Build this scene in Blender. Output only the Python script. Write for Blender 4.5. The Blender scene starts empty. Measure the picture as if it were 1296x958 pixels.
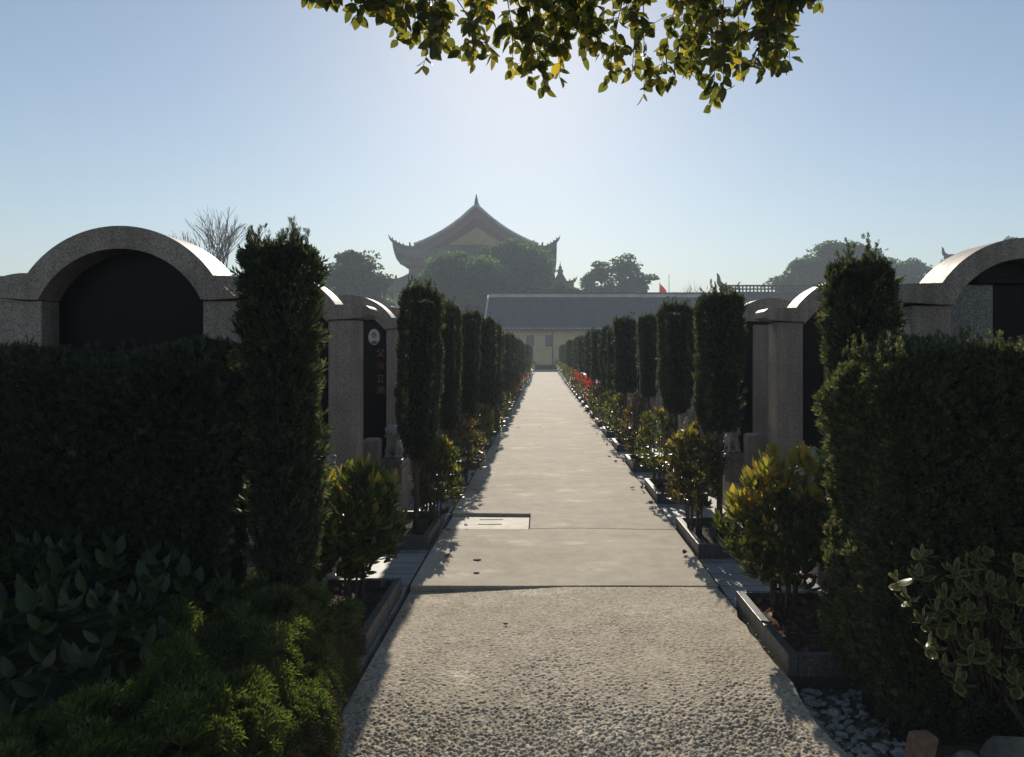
import bpy, math, random
import numpy as np
from mathutils import Vector

PI = math.pi
R = math.radians
random.seed(7)
rng = np.random.default_rng(11)
scene = bpy.context.scene
COL = scene.collection
F = 970.0; CX = 688.0; HY = 448.0; H = 1.6      # focal length in photo pixels, horizon, eye height
SUN_EL = R(25.5); SUN_AZ = R(-1.7)              # azimuth from +Y towards +X


def wx(px, Y): return (px - CX) * Y / F
def wz(py, Y): return H + (HY - py) * Y / F

# ------------------------------------------------------------------ materials
MATS = {}


def nodes_of(name):
    m = bpy.data.materials.new(name)
    m.use_nodes = True
    nt = m.node_tree
    return m, nt, nt.nodes['Principled BSDF']


def N(nt, typ, **kw):
    n = nt.nodes.new(typ)
    for k, v in kw.items():
        if k in n.inputs.keys():
            n.inputs[k].default_value = v
        else:
            setattr(n, k, v)
    return n


def ramp(nt, fac, stops, interp='LINEAR'):
    r = nt.nodes.new('ShaderNodeValToRGB')
    r.color_ramp.interpolation = interp
    els = r.color_ramp.elements
    while len(els) < len(stops): els.new(0.5)
    for e, (p, c) in zip(els, stops):
        e.position = p
        e.color = (c[0], c[1], c[2], 1)
    nt.links.new(fac, r.inputs['Fac'])
    return r.outputs['Color']


def mix(nt, fac, a, b, mode='MIX'):
    m = nt.nodes.new('ShaderNodeMix')
    m.data_type = 'RGBA'; m.blend_type = mode
    for sock, v in ((m.inputs[0], fac), (m.inputs[6], a), (m.inputs[7], b)):
        if isinstance(v, (int, float)): sock.default_value = v
        elif isinstance(v, tuple): sock.default_value = (v[0], v[1], v[2], 1)
        else: nt.links.new(v, sock)
    return m.outputs[2]


def noise(nt, scale, detail=3, vec=None, rough=.55):
    n = N(nt, 'ShaderNodeTexNoise', Scale=scale, Detail=detail, Roughness=rough)
    if vec is None:
        vec = coords(nt)
    nt.links.new(vec, n.inputs['Vector'])
    return n.outputs['Fac']


def coords(nt, obj=True):
    t = nt.nodes.new('ShaderNodeTexCoord')
    return t.outputs['Object']


def bump(nt, bsdf, height, strength=.3, dist=.01):
    b = N(nt, 'ShaderNodeBump', Strength=strength, Distance=dist)
    nt.links.new(height, b.inputs['Height'])
    nt.links.new(b.outputs['Normal'], bsdf.inputs['Normal'])


def leaf_mat(name, stops, rough=.5, trans=.35, tcol=None, spec=.35):
    m, nt, b = nodes_of(name)
    g = nt.nodes.new('ShaderNodeNewGeometry')
    c = ramp(nt, g.outputs['Random Per Island'], stops)
    nt.links.new(c, b.inputs['Base Color'])
    b.inputs['Roughness'].default_value = rough
    b.inputs['Specular IOR Level'].default_value = spec
    if trans > 0:
        t = nt.nodes.new('ShaderNodeBsdfTranslucent')
        tc = mix(nt, 1.0, c, tcol if tcol else (1.6, 1.7, .8), 'MULTIPLY')
        nt.links.new(tc, t.inputs['Color'])
        ms = nt.nodes.new('ShaderNodeMixShader')
        ms.inputs[0].default_value = trans
        nt.links.new(b.outputs[0], ms.inputs[1]); nt.links.new(t.outputs[0], ms.inputs[2])
        nt.links.new(ms.outputs[0], nt.nodes['Material Output'].inputs['Surface'])
    return m


def flat_mat(name, c, rough=.7, var=.25, scale=6, bumps=0, spec=.4, metal=0):
    m, nt, b = nodes_of(name)
    f = noise(nt, scale, 5)
    lo = tuple(x * (1 - var) for x in c); hi = tuple(min(1, x * (1 + var)) for x in c)
    nt.links.new(ramp(nt, f, [(.3, lo), (.7, hi)]), b.inputs['Base Color'])
    b.inputs['Roughness'].default_value = rough
    b.inputs['Specular IOR Level'].default_value = spec
    b.inputs['Metallic'].default_value = metal
    if bumps:
        bump(nt, b, noise(nt, scale * 8, 4), .5, bumps)
    return m


def granite(name, base, dark, light, rough=.38, scale=240):
    m, nt, b = nodes_of(name)
    v = N(nt, 'ShaderNodeTexVoronoi', Scale=scale)
    nt.links.new(coords(nt), v.inputs['Vector'])
    sp = nt.nodes.new('ShaderNodeSeparateColor')
    nt.links.new(v.outputs['Color'], sp.inputs[0])
    c1 = ramp(nt, sp.outputs[0], [(0, dark), (.18, dark), (.3, base), (.72, base), (.86, light), (1, light)])
    big = noise(nt, 3.5, 5)
    c2 = mix(nt, 1.0, c1, ramp(nt, big, [(.3, (.72, .70, .68)), (.7, (1.12, 1.1, 1.08))]), 'MULTIPLY')
    # run-off streaks down the faces
    mp = N(nt, 'ShaderNodeMapping'); mp.inputs['Scale'].default_value = (14, 14, .8)
    nt.links.new(coords(nt), mp.inputs['Vector'])
    st = noise(nt, 1.0, 4, mp.outputs[0])
    c3 = mix(nt, 1.0, c2, ramp(nt, st, [(.35, (.78, .77, .74)), (.6, (1, 1, 1))]), 'MULTIPLY')
    nt.links.new(c3, b.inputs['Base Color'])
    nt.links.new(ramp(nt, st, [(.3, (rough + .18,) * 3), (.7, (rough,) * 3)]), b.inputs['Roughness'])
    b.inputs['Specular IOR Level'].default_value = .45
    return m


M = {}
M['granite'] = granite('pink_grey_granite', (.285, .235, .208), (.14, .115, .10), (.40, .355, .32), .5)
M['granite_grey'] = granite('grey_granite', (.16, .165, .165), (.07, .07, .075), (.30, .30, .30), .42)
M['black'] = flat_mat('polished_black_stone', (.005, .005, .007), .3, .3, 9, 0, .06)
M['kerb'] = granite('dark_kerb_granite', (.085, .09, .092), (.04, .04, .042), (.17, .17, .17), .42, 220)
M['marble'] = flat_mat('weathered_marble', (.27, .245, .215), .65, .3, 14, .004)
M['gold'] = flat_mat('gold_lettering', (.22, .14, .06), .45, .15, 30)
M['redpaint'] = flat_mat('red_lettering', (.13, .025, .02), .5, .15, 30)
M['porcelain'] = flat_mat('porcelain', (.55, .55, .52), .25, .08, 10)
M['ink'] = flat_mat('grey_print', (.12, .12, .125), .3, .2, 60)
M['inkred'] = flat_mat('brown_print', (.20, .09, .07), .3, .3, 60)
M['bark'] = flat_mat('bark', (.085, .062, .045), .9, .45, 20, .01, .2)
M['stem'] = flat_mat('shrub_stem', (.10, .075, .06), .85, .4, 30, .004, .2)
M['core'] = flat_mat('light_block_core', (.022, .026, .014), .95, .5, 25, .01, .1)  # dark filler for hidden cores, added inside the foliage to block light
M['soil'] = flat_mat('soil', (.055, .042, .032), .95, .5, 12, .03, .2)
M['juniper'] = leaf_mat('juniper_foliage', [(0, (.016, .026, .016)), (.55, (.032, .048, .026)), (.86, (.08, .09, .042)), (.96, (.12, .12, .055)), (1, (.13, .09, .055))], .6, .36, (1.7, 1.7, 1.1))
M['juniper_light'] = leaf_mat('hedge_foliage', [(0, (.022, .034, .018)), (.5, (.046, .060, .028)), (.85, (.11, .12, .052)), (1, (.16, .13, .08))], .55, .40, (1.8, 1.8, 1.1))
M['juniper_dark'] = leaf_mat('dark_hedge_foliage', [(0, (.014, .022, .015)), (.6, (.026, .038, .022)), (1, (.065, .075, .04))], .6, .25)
M['golden'] = leaf_mat('low_conifer_foliage', [(0, (.034, .052, .018)), (.6, (.07, .10, .030)), (1, (.15, .18, .05))], .6, .45, (1.6, 1.6, .8))
M['deadtwig'] = leaf_mat('dry_twigs', [(0, (.06, .04, .022)), (1, (.14, .10, .055))], .8, .2, (1.2, 1.1, .9))
M['broad'] = leaf_mat('broad_leaf', [(0, (.022, .036, .013)), (.7, (.034, .052, .018)), (1, (.065, .08, .025))], .45, .2, (1.6, 1.8, .9), .3)
M['green_leaf'] = leaf_mat('shrub_leaf_green', [(0, (.035, .052, .018)), (.6, (.07, .09, .03)), (1, (.13, .14, .045))], .3, .45, (1.9, 2.0, .7), .5)
M['bronze_leaf'] = leaf_mat('shrub_leaf_bronze', [(0, (.055, .048, .022)), (.6, (.10, .085, .035)), (1, (.16, .10, .045))], .32, .45, (1.9, 1.7, .8), .5)
M['yellow_leaf'] = leaf_mat('new_leaf_yellow', [(0, (.15, .18, .04)), (.6, (.28, .27, .05)), (.9, (.38, .27, .05)), (1, (.42, .16, .05))], .35, .5, (1.5, 1.4, .8), .45)
M['orange_leaf'] = leaf_mat('new_leaf_orange', [(0, (.24, .19, .05)), (.6, (.32, .17, .05)), (1, (.38, .09, .05))], .35, .5, (1.5, 1.3, .9), .45)
M['red_leaf'] = leaf_mat('new_leaf_red', [(0, (.42, .05, .035)), (1, (.62, .06, .07))], .38, .5, (1.5, 1.2, 1.2), .4)
M['overhead_leaf'] = leaf_mat('overhanging_leaf', [(0, (.055, .065, .022)), (.6, (.085, .095, .03)), (.8, (.16, .16, .04)), (1, (.28, .22, .05))], .35, .62, (2.0, 1.9, .8), .45)
M['var_green'] = leaf_mat('variegated_green', [(0, (.045, .062, .022)), (1, (.08, .095, .032))], .35, .25, (1.6, 1.8, .9), .45)
M['var_cream'] = leaf_mat('variegated_margin', [(0, (.20, .20, .07)), (1, (.30, .28, .11))], .4, .3, (1.2, 1.2, 1.0), .4)
M['litter'] = leaf_mat('dry_leaf', [(0, (.09, .035, .025)), (.6, (.16, .08, .05)), (1, (.22, .14, .09))], .7, .2, (1.2, 1, 1), .3)
M['far_leaf'] = leaf_mat('far_tree_leaf', [(0, (.026, .050, .018)), (.6, (.042, .074, .022)), (1, (.095, .13, .035))], .6, .5, (2.2, 2.4, 1.2), .2)
M['far_leaf_light'] = leaf_mat('far_tree_leaf_light', [(0, (.05, .066, .030)), (.6, (.08, .10, .04)), (1, (.13, .14, .055))], .5, .35)
M['rubble'] = flat_mat('pale_rubble', (.26, .26, .245), .8, .4, 18, .01)
M['brick'] = flat_mat('old_brick', (.20, .12, .085), .9, .4, 25, .008)
M['rock'] = flat_mat('dark_stone', (.12, .115, .10), .9, .5, 12, .012)
M['yellow_wall'] = flat_mat('yellow_plaster', (.60, .49, .24), .9, .12, .7)
M['ochre'] = flat_mat('ochre_gable', (.42, .29, .11), .9, .15, .8)
M['cream'] = flat_mat('cream_plaster', (.60, .54, .36), .9, .1, 2)
M['roof'] = flat_mat('grey_roof_tile', (.055, .052, .055), .8, .3, 2.5)
M['roof2'] = flat_mat('temple_roof_tile', (.15, .115, .09), .75, .25, 1.0)
M['ridge_dark'] = flat_mat('ridge_tile', (.07, .068, .07), .8, .3, 3)
M['ridge_white'] = flat_mat('ridge_plaster', (.50, .50, .50), .8, .3, .8)
M['redwood'] = flat_mat('red_brown_timber', (.19, .075, .05), .7, .25, 1.5)
M['glass'] = flat_mat('window_glass', (.06, .075, .09), .15, .2, 3)
M['pipe'] = flat_mat('green_pipe', (.10, .14, .12), .5, .2, 3)
M['flag'] = leaf_mat('red_cloth', [(0, (.62, .03, .03)), (1, (.62, .03, .03))], .8, .5, (1.2, 1.1, 1.1))
M['metal'] = flat_mat('painted_metal', (.45, .45, .46), .4, .1, 3)


def concrete(name, rough_patch):
    m, nt, b = nodes_of(name)
    big = noise(nt, .9, 5)
    med = noise(nt, 6, 6)
    fine = noise(nt, 90, 3)
    mp = N(nt, 'ShaderNodeMapping'); mp.inputs['Scale'].default_value = (1.0, 1.5, 1)
    nt.links.new(coords(nt), mp.inputs['Vector'])
    streak = noise(nt, 1.6, 7, mp.outputs[0], .65)
    base = ramp(nt, big, [(.3, (.385, .338, .258)), (.7, (.465, .412, .325))])
    c = mix(nt, 1.0, base, ramp(nt, streak, [(.36, (.90, .89, .88)), (.5, (1, 1, 1)), (.58, (1.02, 1.02, 1.02)), (.66, (1.38, 1.38, 1.38))]), 'MULTIPLY')
    c = mix(nt, 1.0, c, ramp(nt, med, [(.3, (.86, .86, .86)), (.65, (1.06, 1.06, 1.06))]), 'MULTIPLY')
    c = mix(nt, 1.0, c, ramp(nt, fine, [(.3, (.78, .78, .78)), (.5, (1, 1, 1)), (.72, (1.2, 1.2, 1.2))]), 'MULTIPLY')
    if rough_patch:
        at = nt.nodes.new('ShaderNodeAttribute'); at.attribute_name = 'stone'
        at2 = nt.nodes.new('ShaderNodeAttribute'); at2.attribute_name = 'top'
        sc_ = ramp(nt, at.outputs['Fac'], [(0, (.50, .48, .50)), (.25, (.80, .78, .76)), (.5, (1.05, 1.0, .93)), (.75, (.88, .90, .92)), (1, (1.4, 1.36, 1.28))])
        c = mix(nt, ramp(nt, at2.outputs['Fac'], [(.10, (0, 0, 0)), (.4, (1, 1, 1))]), c, mix(nt, 1.0, c, sc_, 'MULTIPLY'))
    nt.links.new(c, b.inputs['Base Color'])
    b.inputs['Roughness'].default_value = .85
    b.inputs['Specular IOR Level'].default_value = .18
    h = N(nt, 'ShaderNodeMath', operation='ADD')
    h2 = N(nt, 'ShaderNodeMath', operation='MULTIPLY'); h2.inputs[1].default_value = .5
    nt.links.new(fine, h.inputs[0]); nt.links.new(noise(nt, 28, 5), h2.inputs[0]); nt.links.new(h2.outputs[0], h.inputs[1])
    bump(nt, b, h.outputs[0], .55, .006)
    return m


M['concrete'] = concrete('path_concrete', False)
M['aggregate'] = concrete('exposed_aggregate', True)
M['cover'] = flat_mat('pale_concrete_cover', (.47, .43, .35), .75, .22, 9, .006)


def paving_mat():
    m, nt, b = nodes_of('paving_tiles')
    br = N(nt, 'ShaderNodeTexBrick', Scale=1.0)
    br.offset = 0
    br.inputs['Mortar Size'].default_value = .008
    br.inputs['Brick Width'].default_value = .6; br.inputs['Row Height'].default_value = .3
    br.inputs['Color1'].default_value = (.25, .26, .26, 1); br.inputs['Color2'].default_value = (.30, .31, .31, 1)
    br.inputs['Mortar'].default_value = (.05, .05, .045, 1)
    nt.links.new(coords(nt), br.inputs['Vector'])
    c = mix(nt, 1.0, br.outputs['Color'], ramp(nt, noise(nt, 4, 6), [(.3, (.7, .69, .66)), (.7, (1.1, 1.1, 1.1))]), 'MULTIPLY')
    nt.links.new(c, b.inputs['Base Color'])
    b.inputs['Roughness'].default_value = .55
    bump(nt, b, br.outputs['Fac'], -.4, .004)
    return m


M['paving'] = paving_mat()


def ground_mat():
    m, nt, b = nodes_of('bare_ground')
    c = ramp(nt, noise(nt, .35, 6), [(.3, (.055, .05, .032)), (.55, (.085, .078, .05)), (.75, (.06, .072, .03))])
    c = mix(nt, 1.0, c, ramp(nt, noise(nt, 30, 4), [(.3, (.6, .6, .6)), (.7, (1.3, 1.3, 1.3))]), 'MULTIPLY')
    nt.links.new(c, b.inputs['Base Color']); b.inputs['Roughness'].default_value = .95
    bump(nt, b, noise(nt, 18, 6), .8, .03)
    return m


M['ground'] = ground_mat()

# ------------------------------------------------------------------ mesh helpers


def link(name, me, parent=None, mats=None):
    o = bpy.data.objects.new(name, me)
    COL.objects.link(o)
    if parent is not None: o.parent = parent
    if mats is not None:
        if not isinstance(mats, (list, tuple)): mats = [mats]
        for m in mats: me.materials.append(M[m] if isinstance(m, str) else m)
    return o


def quad_mesh(name, V, Fq, mi=None, smooth=False):
    me = bpy.data.meshes.new(name)
    V = np.ascontiguousarray(V, dtype=np.float32); Fq = np.ascontiguousarray(Fq, dtype=np.int32)
    n = len(Fq)
    me.vertices.add(len(V)); me.vertices.foreach_set('co', V.ravel())
    me.loops.add(n * 4); me.loops.foreach_set('vertex_index', Fq.ravel())
    me.polygons.add(n)
    me.polygons.foreach_set('loop_start', np.arange(0, n * 4, 4, dtype=np.int32))
    me.polygons.foreach_set('loop_total', np.full(n, 4, dtype=np.int32))
    if mi is not None: me.polygons.foreach_set('material_index', np.ascontiguousarray(mi, dtype=np.int32))
    me.polygons.foreach_set('use_smooth', np.full(n, smooth, dtype=bool))
    me.update(calc_edges=True)
    return me


class MB:
    def __init__(s): s.v = []; s.f = []; s.m = []; s.sm = []
    def add(s, vs, fs, mi=0, smooth=False):
        o = len(s.v); s.v += [tuple(v) for v in vs]
        for f in fs: s.f.append(tuple(i + o for i in f)); s.m.append(mi); s.sm.append(smooth)
    def box(s, x0, x1, y0, y1, z0, z1, mi=0):
        if x0 > x1: x0, x1 = x1, x0
        vs = [(x0, y0, z0), (x1, y0, z0), (x1, y1, z0), (x0, y1, z0), (x0, y0, z1), (x1, y0, z1), (x1, y1, z1), (x0, y1, z1)]
        s.add(vs, [(0, 3, 2, 1), (4, 5, 6, 7), (0, 1, 5, 4), (1, 2, 6, 5), (2, 3, 7, 6), (3, 0, 4, 7)], mi)
    def tube(s, pts, rad, seg=6, mi=0):
        pts = [Vector(p) for p in pts]
        if isinstance(rad, (int, float)): rad = [rad] * len(pts)
        vs = []; fs = []
        for i, p in enumerate(pts):
            d = (pts[min(i + 1, len(pts) - 1)] - pts[max(i - 1, 0)]).normalized()
            a = d.cross(Vector((0, 0, 1)) if abs(d.z) < .9 else Vector((1, 0, 0))).normalized(); b = d.cross(a)
            for k in range(seg):
                t = 2 * PI * k / seg
                vs.append(p + (a * math.cos(t) + b * math.sin(t)) * rad[i])
        for i in range(len(pts) - 1):
            for k in range(seg):
                fs.append((i * seg + k, i * seg + (k + 1) % seg, (i + 1) * seg + (k + 1) % seg, (i + 1) * seg + k))
        fs.append(tuple(range(seg))[::-1]); fs.append(tuple(range((len(pts) - 1) * seg, len(pts) * seg)))
        s.add(vs, fs, mi, True)
    def lathe(s, cx, cy, prof, seg=16, mi=0, sx=1, sy=1):
        vs = []; fs = []
        for r, z in prof:
            for k in range(seg):
                t = 2 * PI * k / seg; vs.append((cx + sx * r * math.cos(t), cy + sy * r * math.sin(t), z))
        for i in range(len(prof) - 1):
            for k in range(seg):
                fs.append((i * seg + k, i * seg + (k + 1) % seg, (i + 1) * seg + (k + 1) % seg, (i + 1) * seg + k))
        fs.append(tuple(range(seg))[::-1]); fs.append(tuple(range((len(prof) - 1) * seg, len(prof) * seg)))
        s.add(vs, fs, mi, True)
    def prism(s, poly, z0, z1, mi=0):
        n = len(poly)
        s.add([(x, y, z0) for x, y in poly] + [(x, y, z1) for x, y in poly],
              [tuple(range(n))[::-1], tuple(range(n, 2 * n))] + [(i, (i + 1) % n, (i + 1) % n + n, i + n) for i in range(n)], mi)
    def strip(s, xs, top, bot, y0, y1, mi=0):   # solid between two height curves, extruded in y
        n = len(xs); vs = []
        for x, t, b in zip(xs, top, bot): vs += [(x, y0, b), (x, y0, t), (x, y1, t), (x, y1, b)]
        fs = []
        for i in range(n - 1):
            a = i * 4; c = a + 4
            for k in range(4): fs.append((a + k, a + (k + 1) % 4, c + (k + 1) % 4, c + k))
        fs.append((0, 3, 2, 1)); e = (n - 1) * 4; fs.append((e, e + 1, e + 2, e + 3))
        s.add(vs, fs, mi)
    def build(s, name, mats, parent=None, bevel=0):
        me = bpy.data.meshes.new(name)
        me.from_pydata(s.v, [], s.f)
        me.polygons.foreach_set('material_index', s.m)
        me.polygons.foreach_set('use_smooth', s.sm)
        import bmesh
        bm = bmesh.new(); bm.from_mesh(me); bmesh.ops.recalc_face_normals(bm, faces=bm.faces); bm.to_mesh(me); bm.free()
        me.update()
        o = link(name, me, parent, mats)
        if bevel:
            md = o.modifiers.new('bevel', 'BEVEL'); md.width = bevel; md.segments = 2; md.limit_method = 'ANGLE'; md.angle_limit = R(40)
        return o


def tag(o, label=None, cat=None, group=None, kind=None):
    if label: o['label'] = label
    if cat: o['category'] = cat
    if group: o['group'] = group
    if kind: o['kind'] = kind
    return o


def empty(name, loc, label, cat, group=None, rz=0):
    o = bpy.data.objects.new(name, None); COL.objects.link(o)
    o.location = loc; o.rotation_euler = (0, 0, rz); o.empty_display_size = .1
    return tag(o, label, cat, group)


def copy_tree(o, parent=None):
    kids = [c for c in o.children]
    c = o.copy(); COL.objects.link(c); c.parent = parent
    for k in kids: copy_tree(k, c)
    return c


def norm(a): return a / (np.linalg.norm(a, axis=-1, keepdims=True) + 1e-9)


class Waves:
    def __init__(s, seed, freq, n=6):
        r = np.random.default_rng(seed); s.k = norm(r.normal(size=(n, 3))) * freq * r.uniform(.6, 1.5, (n, 1)); s.p = r.uniform(0, 6.28, n)
    def __call__(s, P): return np.sin(P @ s.k.T + s.p).mean(axis=1)


def scatter(tv, tf, P, D, S, roll=None, r=rng):
    n = len(P); D = norm(D)
    ref = np.where(np.abs(D[:, 2:3]) < .92, np.array([[0, 0, 1.]]), np.array([[1., 0, 0]]))
    X = norm(np.cross(D, ref)); Y = np.cross(D, X)
    if roll is None: roll = r.uniform(0, 2 * PI, n)
    c = np.cos(roll)[:, None]; s_ = np.sin(roll)[:, None]
    X2 = X * c + Y * s_; Y2 = -X * s_ + Y * c
    S = np.asarray(S)
    if S.ndim == 1: S = S[:, None]
    V = P[:, None, :] + (tv[None, :, 0:1] * X2[:, None, :] + tv[None, :, 1:2] * Y2[:, None, :] + tv[None, :, 2:3] * D[:, None, :]) * S[:, :, None]
    Fq = tf[None] + (np.arange(n) * len(tv))[:, None, None]
    return V.reshape(-1, 3), Fq.reshape(-1, 4)


def join(parts):
    Vs = []; Fs = []; Ms = []; o = 0
    for V, Fq, mi in parts:
        Vs.append(V); Fs.append(Fq + o); o += len(V)
        Ms.append(np.full(len(Fq), mi) if np.isscalar(mi) else mi)
    return np.concatenate(Vs), np.concatenate(Fs), np.concatenate(Ms)


def blade(p, d, l, w, nrm):
    p = np.array(p, float); d = np.array(d, float); d /= np.linalg.norm(d); nrm = np.array(nrm, float)
    s = np.cross(d, nrm); s /= (np.linalg.norm(s) + 1e-9)
    return [p, p + d * l * .5 + s * w, p + d * l, p + d * l * .5 - s * w]


def sprig_template(pairs=3, seed=1, w=.055, twist=.6):
    r = np.random.default_rng(seed); vs = []; fs = []
    def addb(*a):
        o = len(vs); vs.extend(blade(*a)); fs.append([o, o + 1, o + 2, o + 3])
    addb((0, 0, 0), (.05, .04, 1), 1.0, w, (0, 1, 0))
    for i in range(pairs):
        z = .12 + .62 * i / max(1, pairs)
        for sgn in (-1, 1):
            t = r.uniform(-twist, twist)
            addb((0, 0, z), (sgn * .75 * math.cos(t), .75 * math.sin(t), .9), .52 - .08 * i, w, (math.sin(t), 1, 0))
    return np.array(vs), np.array(fs)


SPRIG = sprig_template(3, 1, .072)
SPRIG_MID = sprig_template(2, 2, .10)
SPRIG_FAR = sprig_template(1, 3, .16)


def fan_template():
    r = np.random.default_rng(5); vs = []; fs = []
    def addb(*a):
        o = len(vs); vs.extend(blade(*a)); fs.append([o, o + 1, o + 2, o + 3])
    for a in np.linspace(-.85, .85, 9):
        d = np.array([math.sin(a), r.uniform(-.12, .12), math.cos(a)])
        addb((0, 0, 0), d, 1.0 - .25 * abs(a), .034, (0, 1, 0))
        for t in (.45, .7):
            for sg in (-1, 1):
                a2 = a + sg * .55
                addb(d * t, (math.sin(a2), r.uniform(-.15, .15), math.cos(a2)), .34, .034, (0, 1, 0))
    return np.array(vs), np.array(fs)


FAN = fan_template()


def leaf_template(w=.36, segs=4, fold=.10, curve=.22, tip=.5, wmax=.45):
    # one leaf of unit length along +Z, blade in XZ, curved in Y
    vs = []; fs = []
    for i in range(segs + 1):
        t = i / segs
        e = math.sin(PI * min(1, t ** (math.log(.5) / math.log(wmax)))) ** .8 if 0 < t < 1 else 0.02
        hw = w * .5 * e + .004; y = curve * (t * t)
        vs += [(-hw, y - fold * e * .5, t), (0, y, t), (hw, y - fold * e * .5, t)]
    for i in range(segs):
        a = i * 3
        fs += [(a, a + 1, a + 4, a + 3), (a + 1, a + 2, a + 5, a + 4)]
    return np.array(vs), np.array(fs)


LEAF = leaf_template(.42, 4)
LEAF_WIDE = leaf_template(.50, 4, .12, .15, wmax=.42)
LEAF_SMALL = leaf_template(.42, 2, .10, .15)
LEAF_OVAL = leaf_template(.60, 5, .14, .18, wmax=.55)
CARD = (np.array([(-.5, 0, 0), (-.15, .12, .55), (.5, 0, .1), (.1, -.1, -.5)]), np.array([(0, 1, 2, 3)]))

# ------------------------------------------------------------------ ground & path
g = MB(); g.box(-420, 420, -60, 520, -.6, -.10); tag(g.build('ground', 'ground'), kind='structure')

PL, PR = -.925, 1.21
# rough near slab: real relief of exposed aggregate


def aggregate_mesh():
    dx = .0052
    xs = np.arange(PL, PR + dx, dx); ys = np.arange(1.9, 5.30, dx)
    X, Y = np.meshgrid(xs, ys)
    P = np.stack([X.ravel(), Y.ravel()], 1)
    cs = .0175
    gx, gy = int((PR - PL) / cs) + 4, int(3.5 / cs) + 4
    r = np.random.default_rng(3)
    jit = r.uniform(.1, .9, (gx, gy, 2)); hh = r.uniform(.2, 1, (gx, gy)) ** 1.3
    ci = ((P[:, 0] - PL) / cs).astype(int) + 1; cj = ((P[:, 1] - 1.9) / cs).astype(int) + 1
    d1 = np.full(len(P), 9.); hbest = np.zeros(len(P))
    for a in (-1, 0, 1):
        for b in (-1, 0, 1):
            ii = np.clip(ci + a, 0, gx - 1); jj = np.clip(cj + b, 0, gy - 1)
            qx = PL + (ii - 1 + jit[ii, jj, 0]) * cs; qy = 1.9 + (jj - 1 + jit[ii, jj, 1]) * cs
            d = np.hypot(P[:, 0] - qx, P[:, 1] - qy) / cs
            m = d < d1; d1 = np.where(m, d, d1); hbest = np.where(m, hh[ii, jj], hbest)
    dome = np.clip(1 - d1 ** 2 / .36, 0, 1) ** .5 * (.35 + .65 * hbest)
    P3 = np.concatenate([P, np.zeros((len(P), 1))], 1)
    w1 = Waves(1, 5, 24)(P3) * 2; w2 = Waves(2, 17, 30)(P3) * 2; w4 = Waves(12, 50, 30)(P3) * 2
    wear = np.clip(.52 + .28 * w1 + .22 * w2 + .15 * w4 + (4.0 - P[:, 1]) * .55, .16, 1.15)
    edge = np.clip(np.minimum(P[:, 0] - PL, PR - P[:, 0]) / .22, 0, 1)
    wear *= .25 + .75 * edge
    Z = dome * (.012 + .006 * np.clip(4.1 - P[:, 1], 0, 1)) * wear - .006 * wear + .0006 * w4 
    u = np.clip((P[:, 0] - PL) / (PR - PL), 0, 1)
    Z += -.036 * np.clip(1 - u / .50, 0, 1) - .006
    n1, n2 = X.shape
    V = np.stack([P[:, 0], P[:, 1], Z], 1).reshape(n1, n2, 3)
    ew = (Waves(5, 9)(np.stack([np.zeros(n1), ys, np.zeros(n1)], 1)) + .6 * Waves(6, 40)(np.stack([np.zeros(n1), ys, np.zeros(n1)], 1))) * .022 - .006
    t = np.clip((V[:, :, 0] - (PR - .2)) / .2, 0, 1); V[:, :, 0] += t * ew[:, None]
    # skirts
    L = V[:, :1].copy(); L[:, :, 2] = -.12; Rr = V[:, -1:].copy(); Rr[:, :, 2] = -.12; Rr[:, :, 0] += .005
    V = np.concatenate([L, V, Rr], 1)
    n2 += 2
    idx = np.arange(n1 * n2).reshape(n1, n2)
    Fq = np.stack([idx[:-1, :-1], idx[:-1, 1:], idx[1:, 1:], idx[1:, :-1]], -1).reshape(-1, 4)
    col = np.concatenate([np.zeros((n1, 1)), hbest.reshape(n1, -1), np.zeros((n1, 1))], 1) * .999
    top = np.concatenate([np.zeros((n1, 1)), dome.reshape(n1, -1), np.zeros((n1, 1))], 1)
    return V.reshape(-1, 3), Fq, (col.ravel() * 7.31 % 1.0), top.ravel()


V, Fq, stone_id, stone_top = aggregate_mesh()
pm = quad_mesh('path_rough', V, Fq, None, True)
for nm, arr in (('stone', stone_id), ('top', stone_top)):
    at = pm.attributes.new(nm, 'FLOAT', 'POINT'); at.data.foreach_set('value', arr.astype(np.float32))
tag(link('path_rough', pm, None, 'aggregate'), kind='structure')

crack = []
xs = np.linspace(-.13, PR, 26)
for i, x in enumerate(xs): crack.append((float(x), 7.05 + .02 * math.sin(x * 5) + random.uniform(-.008, .008) - .03 * (x > .4) * (x - .4)))
s1 = MB()
s1.prism([(PL, 5.305), (-.2, 5.30), (.5, 5.31), (PR, 5.30)] + [(x, y - .004) for x, y in crack[::-1]] + [(PL, 7.046)], -.12, 0)
tag(s1.build('path_slab', 'concrete', None, .006), kind='structure')
s2 = MB()
s2.prism(crack + [(PR, 77.6), (PL, 77.6), (PL, 7.74), (-.13, 7.70)], -.12, .001)
tag(s2.build('path', 'concrete', None, .006), kind='structure')

dc = MB()
y0, y1 = 7.052, 7.69
dc.box(PL + .01, -.63, y0, y1, -.09, -.028); dc.box(-.40, -.142, y0, y1, -.09, -.028)
sl = [7.12, 7.33, 7.54]; yy = y0
for q in sl:
    dc.box(-.63, -.40, yy, q, -.09, -.0285); yy = q + .035
dc.box(-.63, -.40, yy, y1, -.09, -.0285)
tag(dc.build('drain_cover', 'cover'), 'pale concrete drain cover with three slots sunk into the path', 'drain cover')

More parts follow.
